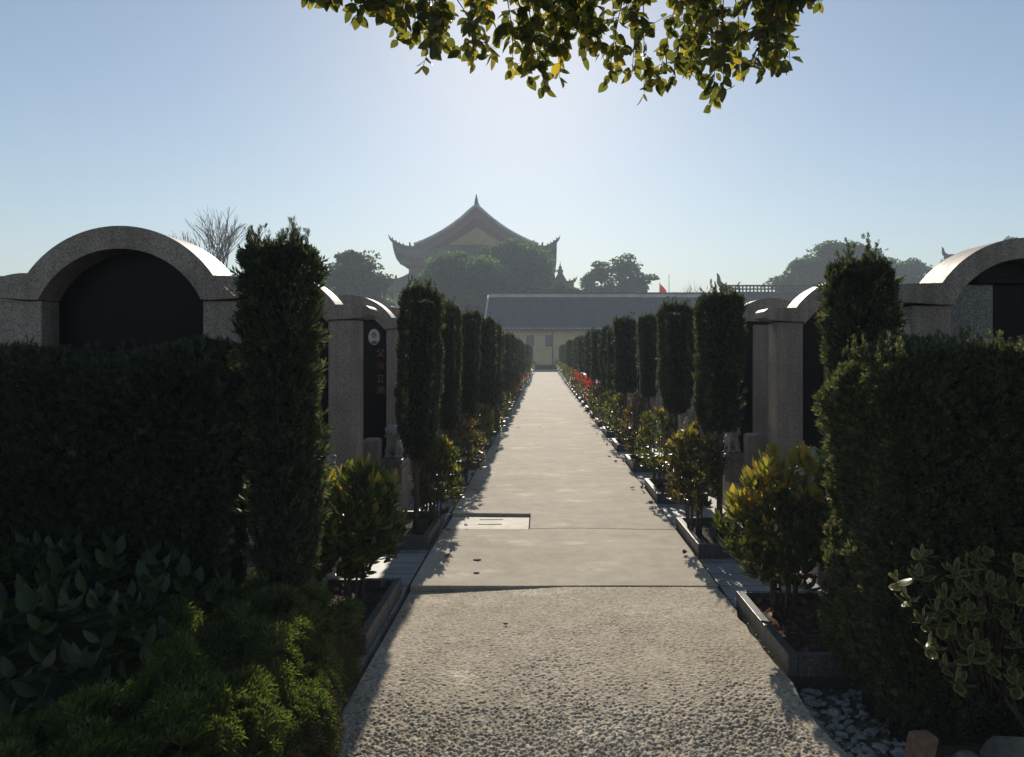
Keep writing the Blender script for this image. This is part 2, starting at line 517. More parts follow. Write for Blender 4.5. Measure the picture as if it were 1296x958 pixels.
pv = MB()
pv.box(PR + .03, 9, 3.9, 76, -.11, -.03); pv.box(-9, PL - .03, 4.0, 76, -.11, -.03)
tag(pv.build('pavement', 'paving'), kind='structure')
pv = MB(); pv.box(-40, 40, 76.02, 77.9, -.11, .02)
tag(pv.build('forecourt', 'paving'), kind='structure')

for i, (px, py, w_, lab) in enumerate(((604, 708.5, .030, 'dark disc standing in for a shaded hole in the smooth slab near the step'), (603, 725, .020, 'smaller dark disc standing in for the hole just in front of the other'), (640, 787, .014, 'tiny dark pebble on the rough aggregate'), (656, 541, .03, 'small dark leaf scrap far along the path'), (683, 540, .02, 'second tiny leaf scrap far along the path'))):  # first two: dark discs in place of shaded holes; others are loose bits
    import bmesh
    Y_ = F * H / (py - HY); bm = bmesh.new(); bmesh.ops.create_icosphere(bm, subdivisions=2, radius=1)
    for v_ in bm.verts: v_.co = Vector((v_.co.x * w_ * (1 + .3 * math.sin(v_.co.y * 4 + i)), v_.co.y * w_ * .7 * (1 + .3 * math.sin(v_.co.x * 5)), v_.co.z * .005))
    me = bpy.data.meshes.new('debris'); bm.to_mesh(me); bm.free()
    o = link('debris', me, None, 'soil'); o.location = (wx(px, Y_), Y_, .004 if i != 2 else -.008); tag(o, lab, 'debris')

# ------------------------------------------------------------------ ordinals
ORD = ['nearest', 'second', 'third', 'fourth', 'fifth', 'sixth', 'seventh', 'eighth', 'ninth', 'tenth']


# ------------------------------------------------------------------ planters
def make_planter(sgn, L=1.06, W=.56):
    root = bpy.data.objects.new('planter', None); COL.objects.link(root)
    t = .05; zt = .085; zb = -.03
    k = MB(); k.box(0, sgn * t, 0, L * .52, zb, zt); k.build('kerb_stone', 'kerb', root, .004)
    k = MB(); k.box(sgn * .003, sgn * (t + .002), L * .52 + .004, L, zb, zt - .004); k.build('kerb_stone', 'kerb', root, .004)
    k = MB(); k.box(sgn * (t + .003), sgn * W, 0.002, t, zb, zt - .003); k.build('kerb_stone', 'kerb', root, .004)
    k = MB(); k.box(sgn * (t + .003), sgn * W, L - t, L - .002, zb, zt - .003); k.build('kerb_stone', 'kerb', root, .004)
    k = MB(); k.box(sgn * (W - t), sgn * W, t + .002, L - t - .002, zb, zt - .005); k.build('kerb_stone', 'kerb', root, .004)
    # lumpy soil
    n = 26; xs = np.linspace(t, W - t, 14) * sgn; ys = np.linspace(t, L - t, n)
    X, Y = np.meshgrid(xs, ys); P = np.stack([X.ravel(), Y.ravel(), 0 * X.ravel()], 1)
    P[:, 2] = .02 + .015 * Waves(4, 14)(P) + rng.uniform(-.006, .006, len(P))
    idx = np.arange(len(P)).reshape(X.shape)
    Fq = np.stack([idx[:-1, :-1], idx[:-1, 1:], idx[1:, 1:], idx[1:, :-1]], -1).reshape(-1, 4)
    link('soil', quad_mesh('soil', P, Fq, None, True), root, 'soil')
    return root


NP = 32
for side, sgn, X0, Y0 in (('left', -1, -.96, 4.15), ('right', 1, 1.235, 3.87)):
    p0 = make_planter(sgn)
    for k in range(NP):
        o = p0 if k == 0 else copy_tree(p0)
        o.location = (X0, Y0 + 2.245 * k, 0)
        if k == 0: lab = 'dark granite kerbed planter beside the conifer ground cover at left' if sgn < 0 else 'dark granite kerbed planter full of dry leaves, its corner nearest at right'
        elif k < 8: lab = 'dark granite kerbed planter, %s from the camera along the %s edge of the path' % (ORD[k], side)
        else: lab = 'small distant kerbed planter far down the %s edge of the path' % side
        tag(o, lab, 'planter', 'kerbed planters along the %s edge' % side)


# ------------------------------------------------------------------ columnar junipers
def column_mesh(w, d, z0, z1, n, ln, seed, tmpl, mat='juniper', wisps=0, taper=.18, lumps=.022):
    r = np.random.default_rng(seed)
    wv = Waves(seed, 9); wv2 = Waves(seed + 50, 26); wv3 = Waves(seed + 70, 75, 9); wv0 = Waves(seed + 90, 4)
    top_n = int(n * .14)
    th = r.uniform(0, 2 * PI, n); z = r.uniform(z0, z1, n)
    def rad(th, z):
        c, s = np.cos(th), np.sin(th)
        q = 1 / ((np.abs(c) ** 3.4 + np.abs(s) ** 3.4) ** (1 / 3.4))
        t = (z - z0) / (z1 - z0)
        prof = 1 - taper * np.clip(1 - t / .55, 0, 1) ** 1.5 - .10 * np.clip((t - .9) / .1, 0, 1) ** 2 - .25 * np.clip(1 - t / .08, 0, 1)
        return q * prof
    q = rad(th, z)
    P = np.stack([np.cos(th) * w / 2 * q, np.sin(th) * d / 2 * q, z], 1)
    P[:top_n, 2] = z1 - .02; sc = np.sqrt(r.uniform(0, 1, top_n)); P[:top_n, :2] *= sc[:, None]
    Nn = np.stack([np.cos(th), np.sin(th), 0 * th], 1); Nn[:top_n] = (0, 0, 1)
    P += Nn * (wv(P)[:, None] * lumps * 2.0 + wv0(P)[:, None] * lumps * 2.0 + wv2(P)[:, None] * lumps * 1.3 + wv3(P)[:, None] * .022) - Nn * r.uniform(0, .05, n)[:, None]
    D = Nn * .55 + np.array([0, 0, .85]) + r.normal(size=(n, 3)) * .33
    S = r.uniform(.6, 1.25, n) * ln
    parts = [scatter(tmpl[0], tmpl[1], P, D, S, None, r) + (0,)]
    if wisps:
        th = r.uniform(0, 2 * PI, wisps); rr = np.sqrt(r.uniform(0, 1, wisps))
        Pw = np.stack([np.cos(th) * w * .45 * rr, np.sin(th) * d * .45 * rr, np.full(wisps, z1 - .02)], 1)
        Pall = []; Dall = []
        for p in Pw:
            L = r.uniform(.03, .12) if r.random() < .8 else r.uniform(.1, .17)
            dd = np.array([r.normal() * .18, r.normal() * .18, 1])
            for t in np.linspace(0, 1, 7):
                Pall.append(p + dd * L * t); Dall.append(dd * 1.5 + r.normal(size=3) * .45)
        Pall = np.array(Pall); parts.append(scatter(tmpl[0], tmpl[1], Pall, np.array(Dall), np.full(len(Pall), ln * .8), None, r) + (0,))
    # side shoots sticking out a little
    k = n // 60
    th = r.uniform(0, 2 * PI, k); z = r.uniform(z0, z1, k); q = rad(th, z)
    Ps = np.stack([np.cos(th) * w / 2 * q, np.sin(th) * d / 2 * q, z], 1)
    Ds = np.stack([np.cos(th) * .8, np.sin(th) * .8, np.full(k, .6)], 1) + r.normal(size=(k, 3)) * .25
    parts.append(scatter(tmpl[0], tmpl[1], Ps, Ds, np.full(k, ln * 1.9), None, r) + (0,))
    # solid dark core added inside to stop light passing through
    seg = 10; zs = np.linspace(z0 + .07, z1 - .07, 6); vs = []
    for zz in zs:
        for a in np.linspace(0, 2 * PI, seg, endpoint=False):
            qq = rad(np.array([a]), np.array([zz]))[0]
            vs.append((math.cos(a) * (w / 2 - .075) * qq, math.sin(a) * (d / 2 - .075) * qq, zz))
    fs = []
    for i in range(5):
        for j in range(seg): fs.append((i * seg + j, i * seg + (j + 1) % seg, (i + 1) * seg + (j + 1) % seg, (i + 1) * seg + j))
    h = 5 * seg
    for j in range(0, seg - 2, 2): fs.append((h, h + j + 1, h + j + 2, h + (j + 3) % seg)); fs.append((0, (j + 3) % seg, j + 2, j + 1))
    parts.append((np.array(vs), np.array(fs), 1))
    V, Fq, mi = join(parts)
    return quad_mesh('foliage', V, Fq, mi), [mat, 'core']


def make_column(me, mats, z0, lean=0, bare=True, seed=0, rad=.03):
    r = random.Random(seed)
    root = bpy.data.objects.new('columnar_juniper', None); COL.objects.link(root)
    if not me.materials:
        for m in mats: me.materials.append(M[m])
    f = bpy.data.objects.new('foliage', me); COL.objects.link(f); f.parent = root
    t = MB()
    pts = [(0, 0, .0), (r.uniform(-.01, .01), 0, .3), (r.uniform(-.02, .02), 0, .65), (0, 0, z0 + .4)]
    t.tube(pts, [rad * 1.15, rad, rad * .9, rad * .8], 9)
    for k in range(7):
        a = r.uniform(0, 2 * PI); zz = z0 - .04 + r.uniform(0, .1)
        t.tube([(0, 0, zz - .08), (math.cos(a) * .06, math.sin(a) * .06, zz + .03), (math.cos(a) * .12, math.sin(a) * .12, zz + .16)], [.009, .007, .004], 5)
    t.build('trunk', 'bark', root)
    return root


near_v = [(column_mesh(.41, .40, .98 - .03 * i, 2.13, 8500, .055, 21 + i, SPRIG, 'juniper', 18 + 22 * i, .12 + .10 * i, .026 + .006 * i), .98) for i in range(3)]
far_v = [(column_mesh(.38, .38, .92 - .05 * i, 2.14, 3200, .085, 31 + i, SPRIG_MID, 'juniper', 12 + 10 * i, .10 + .10 * i, .030), .92) for i in range(3)]
left_first = (column_mesh(.36, .34, .55, 2.12, 11000, .055, 41, SPRIG, 'juniper', 60, .25, .014), .55)
right_first = (column_mesh(.315, .32, .70, 2.12, 8000, .055, 42, SPRIG, 'juniper', 34, .10, .018), .70)

near_l = [(column_mesh(.40, .40, .60 + .05 * i, 2.13, 9500, .055, 26 + i, SPRIG, 'juniper', 20 + 20 * i, .40 - .06 * i, .030), .62) for i in range(3)]
far_l = [(column_mesh(.40, .38, .55, 2.14, 3800, .085, 36 + i, SPRIG_MID, 'juniper', 16, .32, .026), .58) for i in range(3)]
protos = {}
def col_tree(key, mv):
    if key not in protos:
        protos[key] = make_column(mv[0][0], mv[0][1], mv[1], seed=len(protos)); return protos[key]
    return copy_tree(protos[key])


# (X, Y, width scale, top height)
left_trees = [(-1.145, 3.50, 1, None), (-1.14, 6.80, .93, 2.17), (-1.12, 9.05, .76, 2.17), (-1.12, 11.3, .74, 2.20), (-1.03, 13.5, .95, 2.20), (-.99, 15.8, .70, 2.17)]
right_trees = [(1.665, 4.06, 1, None), (1.52, 6.62, 1.0, 2.12), (1.53, 8.86, .93, 2.15), (1.54, 11.1, .66, 2.15), (1.42, 13.3, 1.0, 2.19), (1.42, 15.6, .72, 2.05)]
for k in range(6, 27):
    left_trees.append((-1.05 + random.uniform(-.05, .05), 4.45 + 2.25 * k, random.uniform(.72, .95), random.uniform(2.08, 2.22) - (.06 if k > 8 else 0)))
    right_trees.append((1.48 + random.uniform(-.05, .05), 4.40 + 2.25 * k, random.uniform(.78, .98), random.uniform(2.12, 2.26)))
extra = {('left', 0): 'tall dark shaggy columnar juniper in front of the big left arch tomb',
         ('right', 0): 'dark clipped juniper column rising behind the big right hedge',
         ('left', 1): 'tall clipped juniper on a bare trunk right of the left granite pillar',
         ('right', 1): 'broad flat topped juniper on a bare trunk left of the right granite pillar'}
for side, lst in (('left', left_trees), ('right', right_trees)):
    for k, (x, y, ws, zt) in enumerate(lst):
        if k == 0:
            o = col_tree(side, left_first if side == 'left' else right_first)
            z = .965; ws = .84 if side == 'left' else .92
        elif y < 12:
            o = col_tree(side[0] + 'n%d' % (k % 3), (near_l if side == 'left' else near_v)[k % 3]); z = (zt - .06) / 2.13; ws *= .86
        else:
            v = random.randrange(3); o = col_tree(side[0] + 'f%d' % v, (far_l if side == 'left' else far_v)[v]); z = (zt - .05) / 2.14; ws *= .88
        o.location = (x, y, 0.01)
        o.scale = (ws, ws, z)
        o.rotation_euler = (R(random.uniform(-1.2, 1.2)), R(random.uniform(-1.8, 1.8)), R(random.choice((0, 90, 180, 270)) + random.uniform(-8, 8)))
        if (side, k) in extra: lab = extra[(side, k)]
        elif k < 9: lab = 'clipped juniper column, %s from the camera in the row on the %s of the path' % (ORD[k], side)
        else: lab = 'small distant juniper column in the far end of the %s hand row' % side
        tag(o, lab, 'tree', 'clipped juniper columns on the %s of the path' % side)


# ------------------------------------------------------------------ photinia shrubs
def shrub(root, w, d, z0, z1, nleaf, ln, seed, mats, young, lean=0, stems=6, tmpl=LEAF, youngside=0):
    r = np.random.default_rng(seed); rr = random.Random(seed)
    st = MB(); tips = []
    for k in range(stems):
        a = 2 * PI * k / stems + rr.uniform(-.4, .4); q = rr.uniform(.35, .8)
        bx, by = math.cos(a) * .05, math.sin(a) * .05
        mx, my = math.cos(a) * w * .28 * q, math.sin(a) * d * .28 * q
        tx, ty, tz = math.cos(a) * w * .42 * q, math.sin(a) * d * .42 * q, z1 - rr.uniform(.05, .3) * (z1 - z0)
        st.tube([(bx, by, 0), (mx * .7, my * .7, z0 * .55), (mx, my, (z0 + tz) / 2), (tx, ty, tz)], [.011, .009, .007, .003], 5)
        for j in range(4):
            f = rr.uniform(.3, .9); a2 = a + rr.uniform(-1.6, 1.6)
            px, py, pz = mx + (tx - mx) * f, my + (ty - my) * f, (z0 + tz) / 2 + ((tz - (z0 + tz) / 2)) * f - .06
            st.tube([(px, py, pz), (px + math.cos(a2) * w * .25, py + math.sin(a2) * d * .25, min(z1 - .05, pz + .16))], [.005, .0025], 4)
    st.build('stems', 'stem', root)
    # leaf clusters (whorls) through the crown
    nc = max(6, nleaf // 7)
    u = r.normal(size=(nc, 3)); u = norm(u); rad = r.uniform(.25, 1, nc) ** .45
    C = u * rad[:, None]
    wv = Waves(seed + 3, 2.6)(C)
    C = C * (1 + .38 * wv[:, None]) * np.array([w / 2, d / 2, (z1 - z0) / 2]) + np.array([lean, 0, (z0 + z1) / 2])
    C[:, 2] = np.clip(C[:, 2], z0 - .02, z1 + .02)
    P = []; D = []; S = []; yv = []
    for c, uu, ra in zip(C, u, rad):
        ax = norm(uu * .6 + np.array([0, 0, .9]) + r.normal(size=3) * .2)
        t = (c[2] - z0) / (z1 - z0)
        yprob = young * (2.2 * max(0, t - .45) + .12) * (1.0 if ra > .6 else .3)
        yprob *= (1 + youngside * np.sign(c[0]) * min(1, abs(c[0]) / (w * .3)))
        isy = r.random() < yprob
        for k in range(7):
            a = k * 2.4 + r.uniform(-.3, .3)
            e1 = norm(np.cross(ax, [0.3, 1, .1])); e2 = np.cross(ax, e1)
            o_ = .45 + .75 * (k % 7) / 7
            dd = ax * (1.15 - o_ + .35) + (e1 * math.cos(a) + e2 * math.sin(a)) * o_
            P.append(c + ax * (-.03 * k / 7)); D.append(dd); S.append(ln * r.uniform(.7, 1.15) * (.95 if isy else 1))
            yv.append(isy)
    P = np.array(P); D = np.array(D); S = np.array(S); yv = np.array(yv)
    # roll so the upper face looks up
    V, Fq = scatter(tmpl[0], tmpl[1], P, D, S, r.uniform(-.5, .5, len(P)) + PI, r)
    nf = len(tmpl[1])
    gm = r.random(len(P)) < .25
    mi = np.where(yv, 2, np.where(gm, 1, 0)); mi = np.repeat(mi, nf)
    me = quad_mesh('leaves', V, Fq, mi, True)
    link('leaves', me, root, mats)


def shrub_root(label, group=None):
    o = bpy.data.objects.new('photinia_shrub', None); COL.objects.link(o)
    return tag(o, label, 'shrub', group)


G_L = 'low leafy shrubs in the left planters'; G_R = 'low leafy shrubs in the right planters'
s = shrub_root('nearest right shrub with bright yellow and orange leaves, beside the big hedge', G_R)
shrub(s, .68, .60, .16, .96, 2000, .088, 61, ['green_leaf', 'bronze_leaf', 'yellow_leaf'], .8, 0, 8, LEAF, -.6); s.location = (1.44, 4.62, .02)
s = shrub_root('nearest leafy shrub on the left with broad drooping green leaves and a few yellow tips', G_L)
shrub(s, .62, .62, .12, .88, 1500, .10, 62, ['green_leaf', 'green_leaf', 'yellow_leaf'], .45, 0, 6, LEAF, -.4); s.location = (-1.20, 4.85, .02)

# second ones
s = shrub_root('second shrub on the right, thin bronze leaves with orange tips and many bare stems', G_R)
shrub(s, .56, .50, .24, .97, 1700, .070, 63, ['bronze_leaf', 'green_leaf', 'yellow_leaf'], .5, 0, 9, LEAF); s.location = (1.33, 6.72, .02)
s = shrub_root('second shrub on the left, loose olive leaves against a bare juniper trunk', G_L)
shrub(s, .46, .5, .14, .82, 1300, .078, 64, ['green_leaf', 'bronze_leaf', 'yellow_leaf'], .25, 0, 7, LEAF, .6); s.location = (-1.02, 7.15, .02)

gv = []
def shrub_variant(seed, mats, young, n=1250, ln=.072, w=.56, z0=.10, z1=.93, stems=6, tm=LEAF_SMALL):
    o = bpy.data.objects.new('photinia_shrub', None); COL.objects.link(o)
    shrub(o, w, .5, z0, z1, n, ln, seed, mats, young, 0, stems, tm)
    return o
gv.append([shrub_variant(71, ['green_leaf', 'bronze_leaf', 'yellow_leaf'], .35), False, 'green'])
gv.append([shrub_variant(72, ['bronze_leaf', 'green_leaf', 'orange_leaf'], .22), False, 'bronze'])
gv.append([shrub_variant(73, ['bronze_leaf', 'green_leaf', 'red_leaf'], .85), False, 'red tipped'])
gv.append([shrub_variant(74, ['green_leaf', 'bronze_leaf', 'orange_leaf'], .10, 1300), False, 'dull green'])
gv.append([shrub_variant(75, ['far_leaf_light', 'bronze_leaf', 'yellow_leaf'], .25, 1100), False, 'pale'])
def put_shrub(v, x, y, sx, sz, label, group):
    g_ = gv[v]
    o = g_[0] if not g_[1] else copy_tree(g_[0]); g_[1] = True
    o.location = (x, y, .02); o.scale = (sx, sx, sz); o.rotation_euler = (0, 0, random.uniform(0, 6.28))
    tag(o, label, 'shrub', group)
seqR = {2: 0, 3: 1, 4: 0, 5: 3, 6: 3, 7: 2, 8: 2, 9: 3, 10: 2, 11: 2, 12: 0}
seqL = {2: 1, 3: 0, 4: 3, 5: 3, 6: 1, 7: 3, 8: 2, 9: 2, 10: 3, 11: 2, 12: 3}
for side, seq, X0, Y0, gname in (('left', seqL, -1.02, 4.85, G_L), ('right', seqR, 1.36, 4.55, G_R)):
    for k in range(2, NP):
        v = seq.get(k, 4 if side == 'right' and k > 16 else random.choice((0, 3, 4, 1)))
        if k < 9: lab = '%s leafy shrub, %s from the camera along the %s edge of the path' % (gv[v][2], ORD[k], side)
        else: lab = 'small distant %s leafy shrub in the far end of the %s row' % (gv[v][2], side)
        put_shrub(v, X0 + random.uniform(-.04, .04), Y0 + 2.245 * k, random.uniform(.9, 1.08), random.uniform(.93, 1.06) * (.95 if side == 'left' else 1), lab, gname)


# ------------------------------------------------------------------ hedges
def hedge(name, x0, x1, y0, y1, zt, dens, ln, seed, mat, label, round_=.05, cfac=.07, faces='fltrb', tmpl=SPRIG, wisps=30):
    r = np.random.default_rng(seed)
    wv = Waves(seed, 6.5); wv2 = Waves(seed + 9, 19); wv3 = Waves(seed + 19, 62, 9)
    L = {'f': (x1 - x0) * zt, 'b': (x1 - x0) * zt * .25, 'l': (y1 - y0) * zt, 'r': (y1 - y0) * zt, 't': (x1 - x0) * (y1 - y0) * 1.3}
    Ps = []; Ns = []
    for k in faces:
        n = int(L[k] * dens); u = r.random(n); v = r.random(n)
        if k == 'f': P = np.stack([x0 + u * (x1 - x0), np.full(n, y0), v * (zt + .08) - .08], 1); nn = (0, -1, 0)
        if k == 'b': P = np.stack([x0 + u * (x1 - x0), np.full(n, y1), v * zt], 1); nn = (0, 1, 0)
        if k == 'l': P = np.stack([np.full(n, x0), y0 + u * (y1 - y0), v * zt], 1); nn = (-1, 0, 0)
        if k == 'r': P = np.stack([np.full(n, x1), y0 + u * (y1 - y0), v * zt], 1); nn = (1, 0, 0)
        if k == 't': P = np.stack([x0 + u * (x1 - x0), y0 + v * (y1 - y0), np.full(n, zt)], 1); nn = (0, 0, 1)
        Ps.append(P); Ns.append(np.tile(np.array(nn, float), (n, 1)))
    P = np.concatenate(Ps); Nn = np.concatenate(Ns)
    c = np.array([(x0 + x1) / 2, (y0 + y1) / 2, zt / 2]); h = np.array([(x1 - x0) / 2, (y1 - y0) / 2, zt / 2])
    # round the corners
    q = (P - c) / h
    for a, b in ((0, 1), (0, 2), (1, 2)):
        k = np.clip((np.abs(q[:, a]) - .75) / .25, 0, 1) * np.clip((np.abs(q[:, b]) - .75) / .25, 0, 1)
        if b == 2: k = k * (q[:, 2] > 0)
        P[:, a] -= np.sign(q[:, a]) * k * round_; P[:, b] -= np.sign(q[:, b]) * k * round_
    low = np.clip(1 - P[:, 2] / .35, 0, 1) ** 2
    P -= Nn * (low * cfac)[:, None]
    P += Nn * (wv(P) * .08 + wv2(P) * .045 + wv3(P) * .032 - r.uniform(0, .06, len(P)) ** 1)[:, None]
    D = Nn * .6 + np.array([0, 0, .8]) + r.normal(size=P.shape) * .38
    parts = [scatter(tmpl[0], tmpl[1], P, D, r.uniform(.6, 1.3, len(P)) * ln, None, r) + (0,)]
    Pw = []; Dw = []
    for i in range(wisps):
        p = np.array([r.uniform(x0, x1), r.uniform(y0, y1), zt - .02]); dd = np.array([r.normal() * .2, r.normal() * .2, 1]); LL = r.uniform(.03, .11)
        for t in np.linspace(0, 1, 6): Pw.append(p + dd * LL * t); Dw.append(dd * 1.5 + r.normal(size=3) * .45)
    if Pw: parts.append(scatter(tmpl[0], tmpl[1], np.array(Pw), np.array(Dw), np.full(len(Pw), ln * .8), None, r) + (0,))
    root = empty(name, (c[0], c[1], 0), label, 'hedge')
    V, Fq, mi = join(parts); V = V - np.array([c[0], c[1], 0])
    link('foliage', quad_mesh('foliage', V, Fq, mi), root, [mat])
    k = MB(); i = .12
    k.box(-h[0] + i, h[0] - i, -h[1] + i, h[1] - i, -.12, zt - i); k.build('light_blocker', 'core', root)  # solid dark box added inside the hedge to block light
    return root


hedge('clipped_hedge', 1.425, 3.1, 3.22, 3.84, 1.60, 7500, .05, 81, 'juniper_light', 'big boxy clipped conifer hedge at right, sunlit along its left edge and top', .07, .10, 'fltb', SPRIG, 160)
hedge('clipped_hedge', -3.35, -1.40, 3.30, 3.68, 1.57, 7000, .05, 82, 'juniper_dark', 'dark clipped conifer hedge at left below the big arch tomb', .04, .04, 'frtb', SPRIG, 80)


# ------------------------------------------------------------------ low conifer edging and broad leaved ground cover (left)
def low_conifer():
    r = np.random.default_rng(91)
    n = 4300
    x = r.uniform(-1.75, -.80, n); y = r.uniform(1.55, 4.05, n)
    inside = (x < -.86 + .05 * np.sin(y * 5) + .02 * (y - 2)) & (x > -1.62 + .10 * np.sin(y * 3) - .15 * (y < 2.4))
    x, y = x[inside], y[inside]
    P0 = np.stack([x, y, 0 * x], 1)
    e = np.clip((-.84 - x) / .10, 0, 1) * np.clip((4.06 - y) / .18, 0, 1)
    top = (.46 + .16 * Waves(7, 13)(P0) + .12 * Waves(8, 30)(P0)) * np.sqrt(np.clip(e, 0.02, 1))
    z = top - r.uniform(0, 1, len(x)) ** 3 * .12
    P = np.stack([x, y, z], 1)
    x = x - .025 - .13 * np.clip((y - 2.7) / 1.2, 0, 1); y = y - .10 - .12 * np.clip(y - 3, 0, 1); P = np.stack([x, y, z], 1)
    D = np.stack([.35 * (1 - np.clip((-.98 - x) / .3, 0, 1)), -.1 + 0 * x, 1 + 0 * x], 1) + r.normal(size=P.shape) * .28
    parts = [scatter(FAN[0] * np.array([1, 1, 1]), FAN[1], P, D, r.uniform(.055, .105, len(P)), None, r) + (0,)]
    # side skirt facing the path: drier
    m = 2000; y2 = r.uniform(1.6, 4.03, m); z2 = r.uniform(.02, .34, m)
    y2 = y2 - .10 - .12 * np.clip(y2 - 3, 0, 1); x2 = -.94 - .12 * np.clip((y2 - 2.7) / 1.2, 0, 1) + .05 * np.sin(y2 * 5) + .02 * (y2 - 2) + .05 * np.sin(z2 / .34 * PI) + r.normal(size=m) * .02
    P = np.stack([x2, y2, z2], 1); D = np.stack([.6 + 0 * x2, -.1 + 0 * x2, .25 + z2 * 1.5], 1) + r.normal(size=P.shape) * .4
    dry = r.random(m) < np.clip(1.1 - z2 / .28, 0, 1)
    for k in (0, 1):
        q = dry == bool(k); parts.append(scatter(FAN[0], FAN[1], P[q], D[q], r.uniform(.05, .09, q.sum()), None, r) + (k,))
    V, Fq, mi = join(parts)
    root = empty('low_conifer_hedge', (-1.1, 2.8, 0), 'low bright green conifer edging spilling over the left side of the path', 'shrub')
    link('foliage', quad_mesh('foliage', V - np.array([-1.1, 2.8, 0]), Fq, mi), root, ['golden', 'deadtwig'])
    k = MB(); k.box(-.50, -.03, -1.2, 1.0, -.08, .22); k.build('light_blocker', 'core', root)  # same hidden light-blocking box, inside the low edging


low_conifer()


def ground_cover():
    r = np.random.default_rng(92)
    def hgt(x, y):
        P0 = np.stack([x, y, 0 * x], 1)
        return .50 + .30 * np.clip((y - 2.2) / 1.0, 0, 1) + .05 * Waves(17, 7)(P0) + .03 * Waves(18, 16)(P0) - .25 * np.clip((x + 1.55) / .25, 0, 1)
    nc = 680
    x = r.uniform(-3.3, -1.28, nc); y = r.uniform(1.5, 3.32, nc)
    P = []; D = []; S = []
    z = hgt(x, y) - r.uniform(0, 1, nc) ** 2 * .12
    for i in range(nc):
        ax = norm(np.array([r.normal() * .25 + .1, -.15 + r.normal() * .25, 1]))
        e1 = norm(np.cross(ax, [.3, 1, .1])); e2 = np.cross(ax, e1)
        k = r.integers(5, 8)
        for j in range(k):
            a = j * 2.4 + r.uniform(-.3, .3); o_ = .75 + .75 * j / k
            P.append((x[i], y[i], z[i] - .012 * j)); D.append(ax * (1.35 - o_) + (e1 * math.cos(a) + e2 * math.sin(a)) * o_); S.append(r.uniform(.065, .11))
    P = np.array(P); D = np.array(D)
    V, Fq = scatter(LEAF_WIDE[0], LEAF_WIDE[1], P, D, np.array(S), r.uniform(-.4, .4, len(P)) + PI, r)
    o = link('ground_cover', quad_mesh('ground_cover', V, Fq, None, True), None, 'broad')
    tag(o, 'dark broad leaved ground cover filling the shaded bed at left', 'ground cover', None, 'stuff')
    # bank of soil under the leaves
    xs = np.linspace(-3.5, -1.3, 30); ys = np.linspace(1.2, 3.4, 30); X, Y = np.meshgrid(xs, ys)
    Z = hgt(X.ravel(), Y.ravel()) - .26; Z = np.where(X.ravel() > -1.36, -.09, Z)
    idx = np.arange(900).reshape(30, 30)
    Fq = np.stack([idx[:-1, :-1], idx[:-1, 1:], idx[1:, 1:], idx[1:, :-1]], -1).reshape(-1, 4)
    tag(link('planting_bank', quad_mesh('planting_bank', np.stack([X.ravel(), Y.ravel(), Z], 1), Fq, None, True), None, 'soil'), kind='structure')


ground_cover()

# pale young shoot standing out of the low conifer
def shoot():
    root = empty('young_shoot', (-1.17, 3.62, .30), 'small pale yellow green shoot poking out of the low conifer edging', 'plant')
    st = MB(); st.tube([(0, 0, 0), (.01, 0, .14), (0, 0, .27)], [.004, .003, .002], 5); st.build('stem', 'stem', root)
    P = []; D = []; S = []
    for k in range(13):
        a = k * 2.4; z = .12 + .012 * k
        P.append((0, 0, z)); D.append((math.cos(a), math.sin(a), .25 + k * .12)); S.append(.085 - .002 * k)
    V, Fq = scatter(LEAF[0], LEAF[1], np.array(P), np.array(D), np.array(S), np.full(13, PI))
    mi = np.repeat((np.arange(13) > 6).astype(int), len(LEAF[1]))
    link('leaves', quad_mesh('leaves', V, Fq, mi, True), root, ['var_cream', 'yellow_leaf'])


shoot()


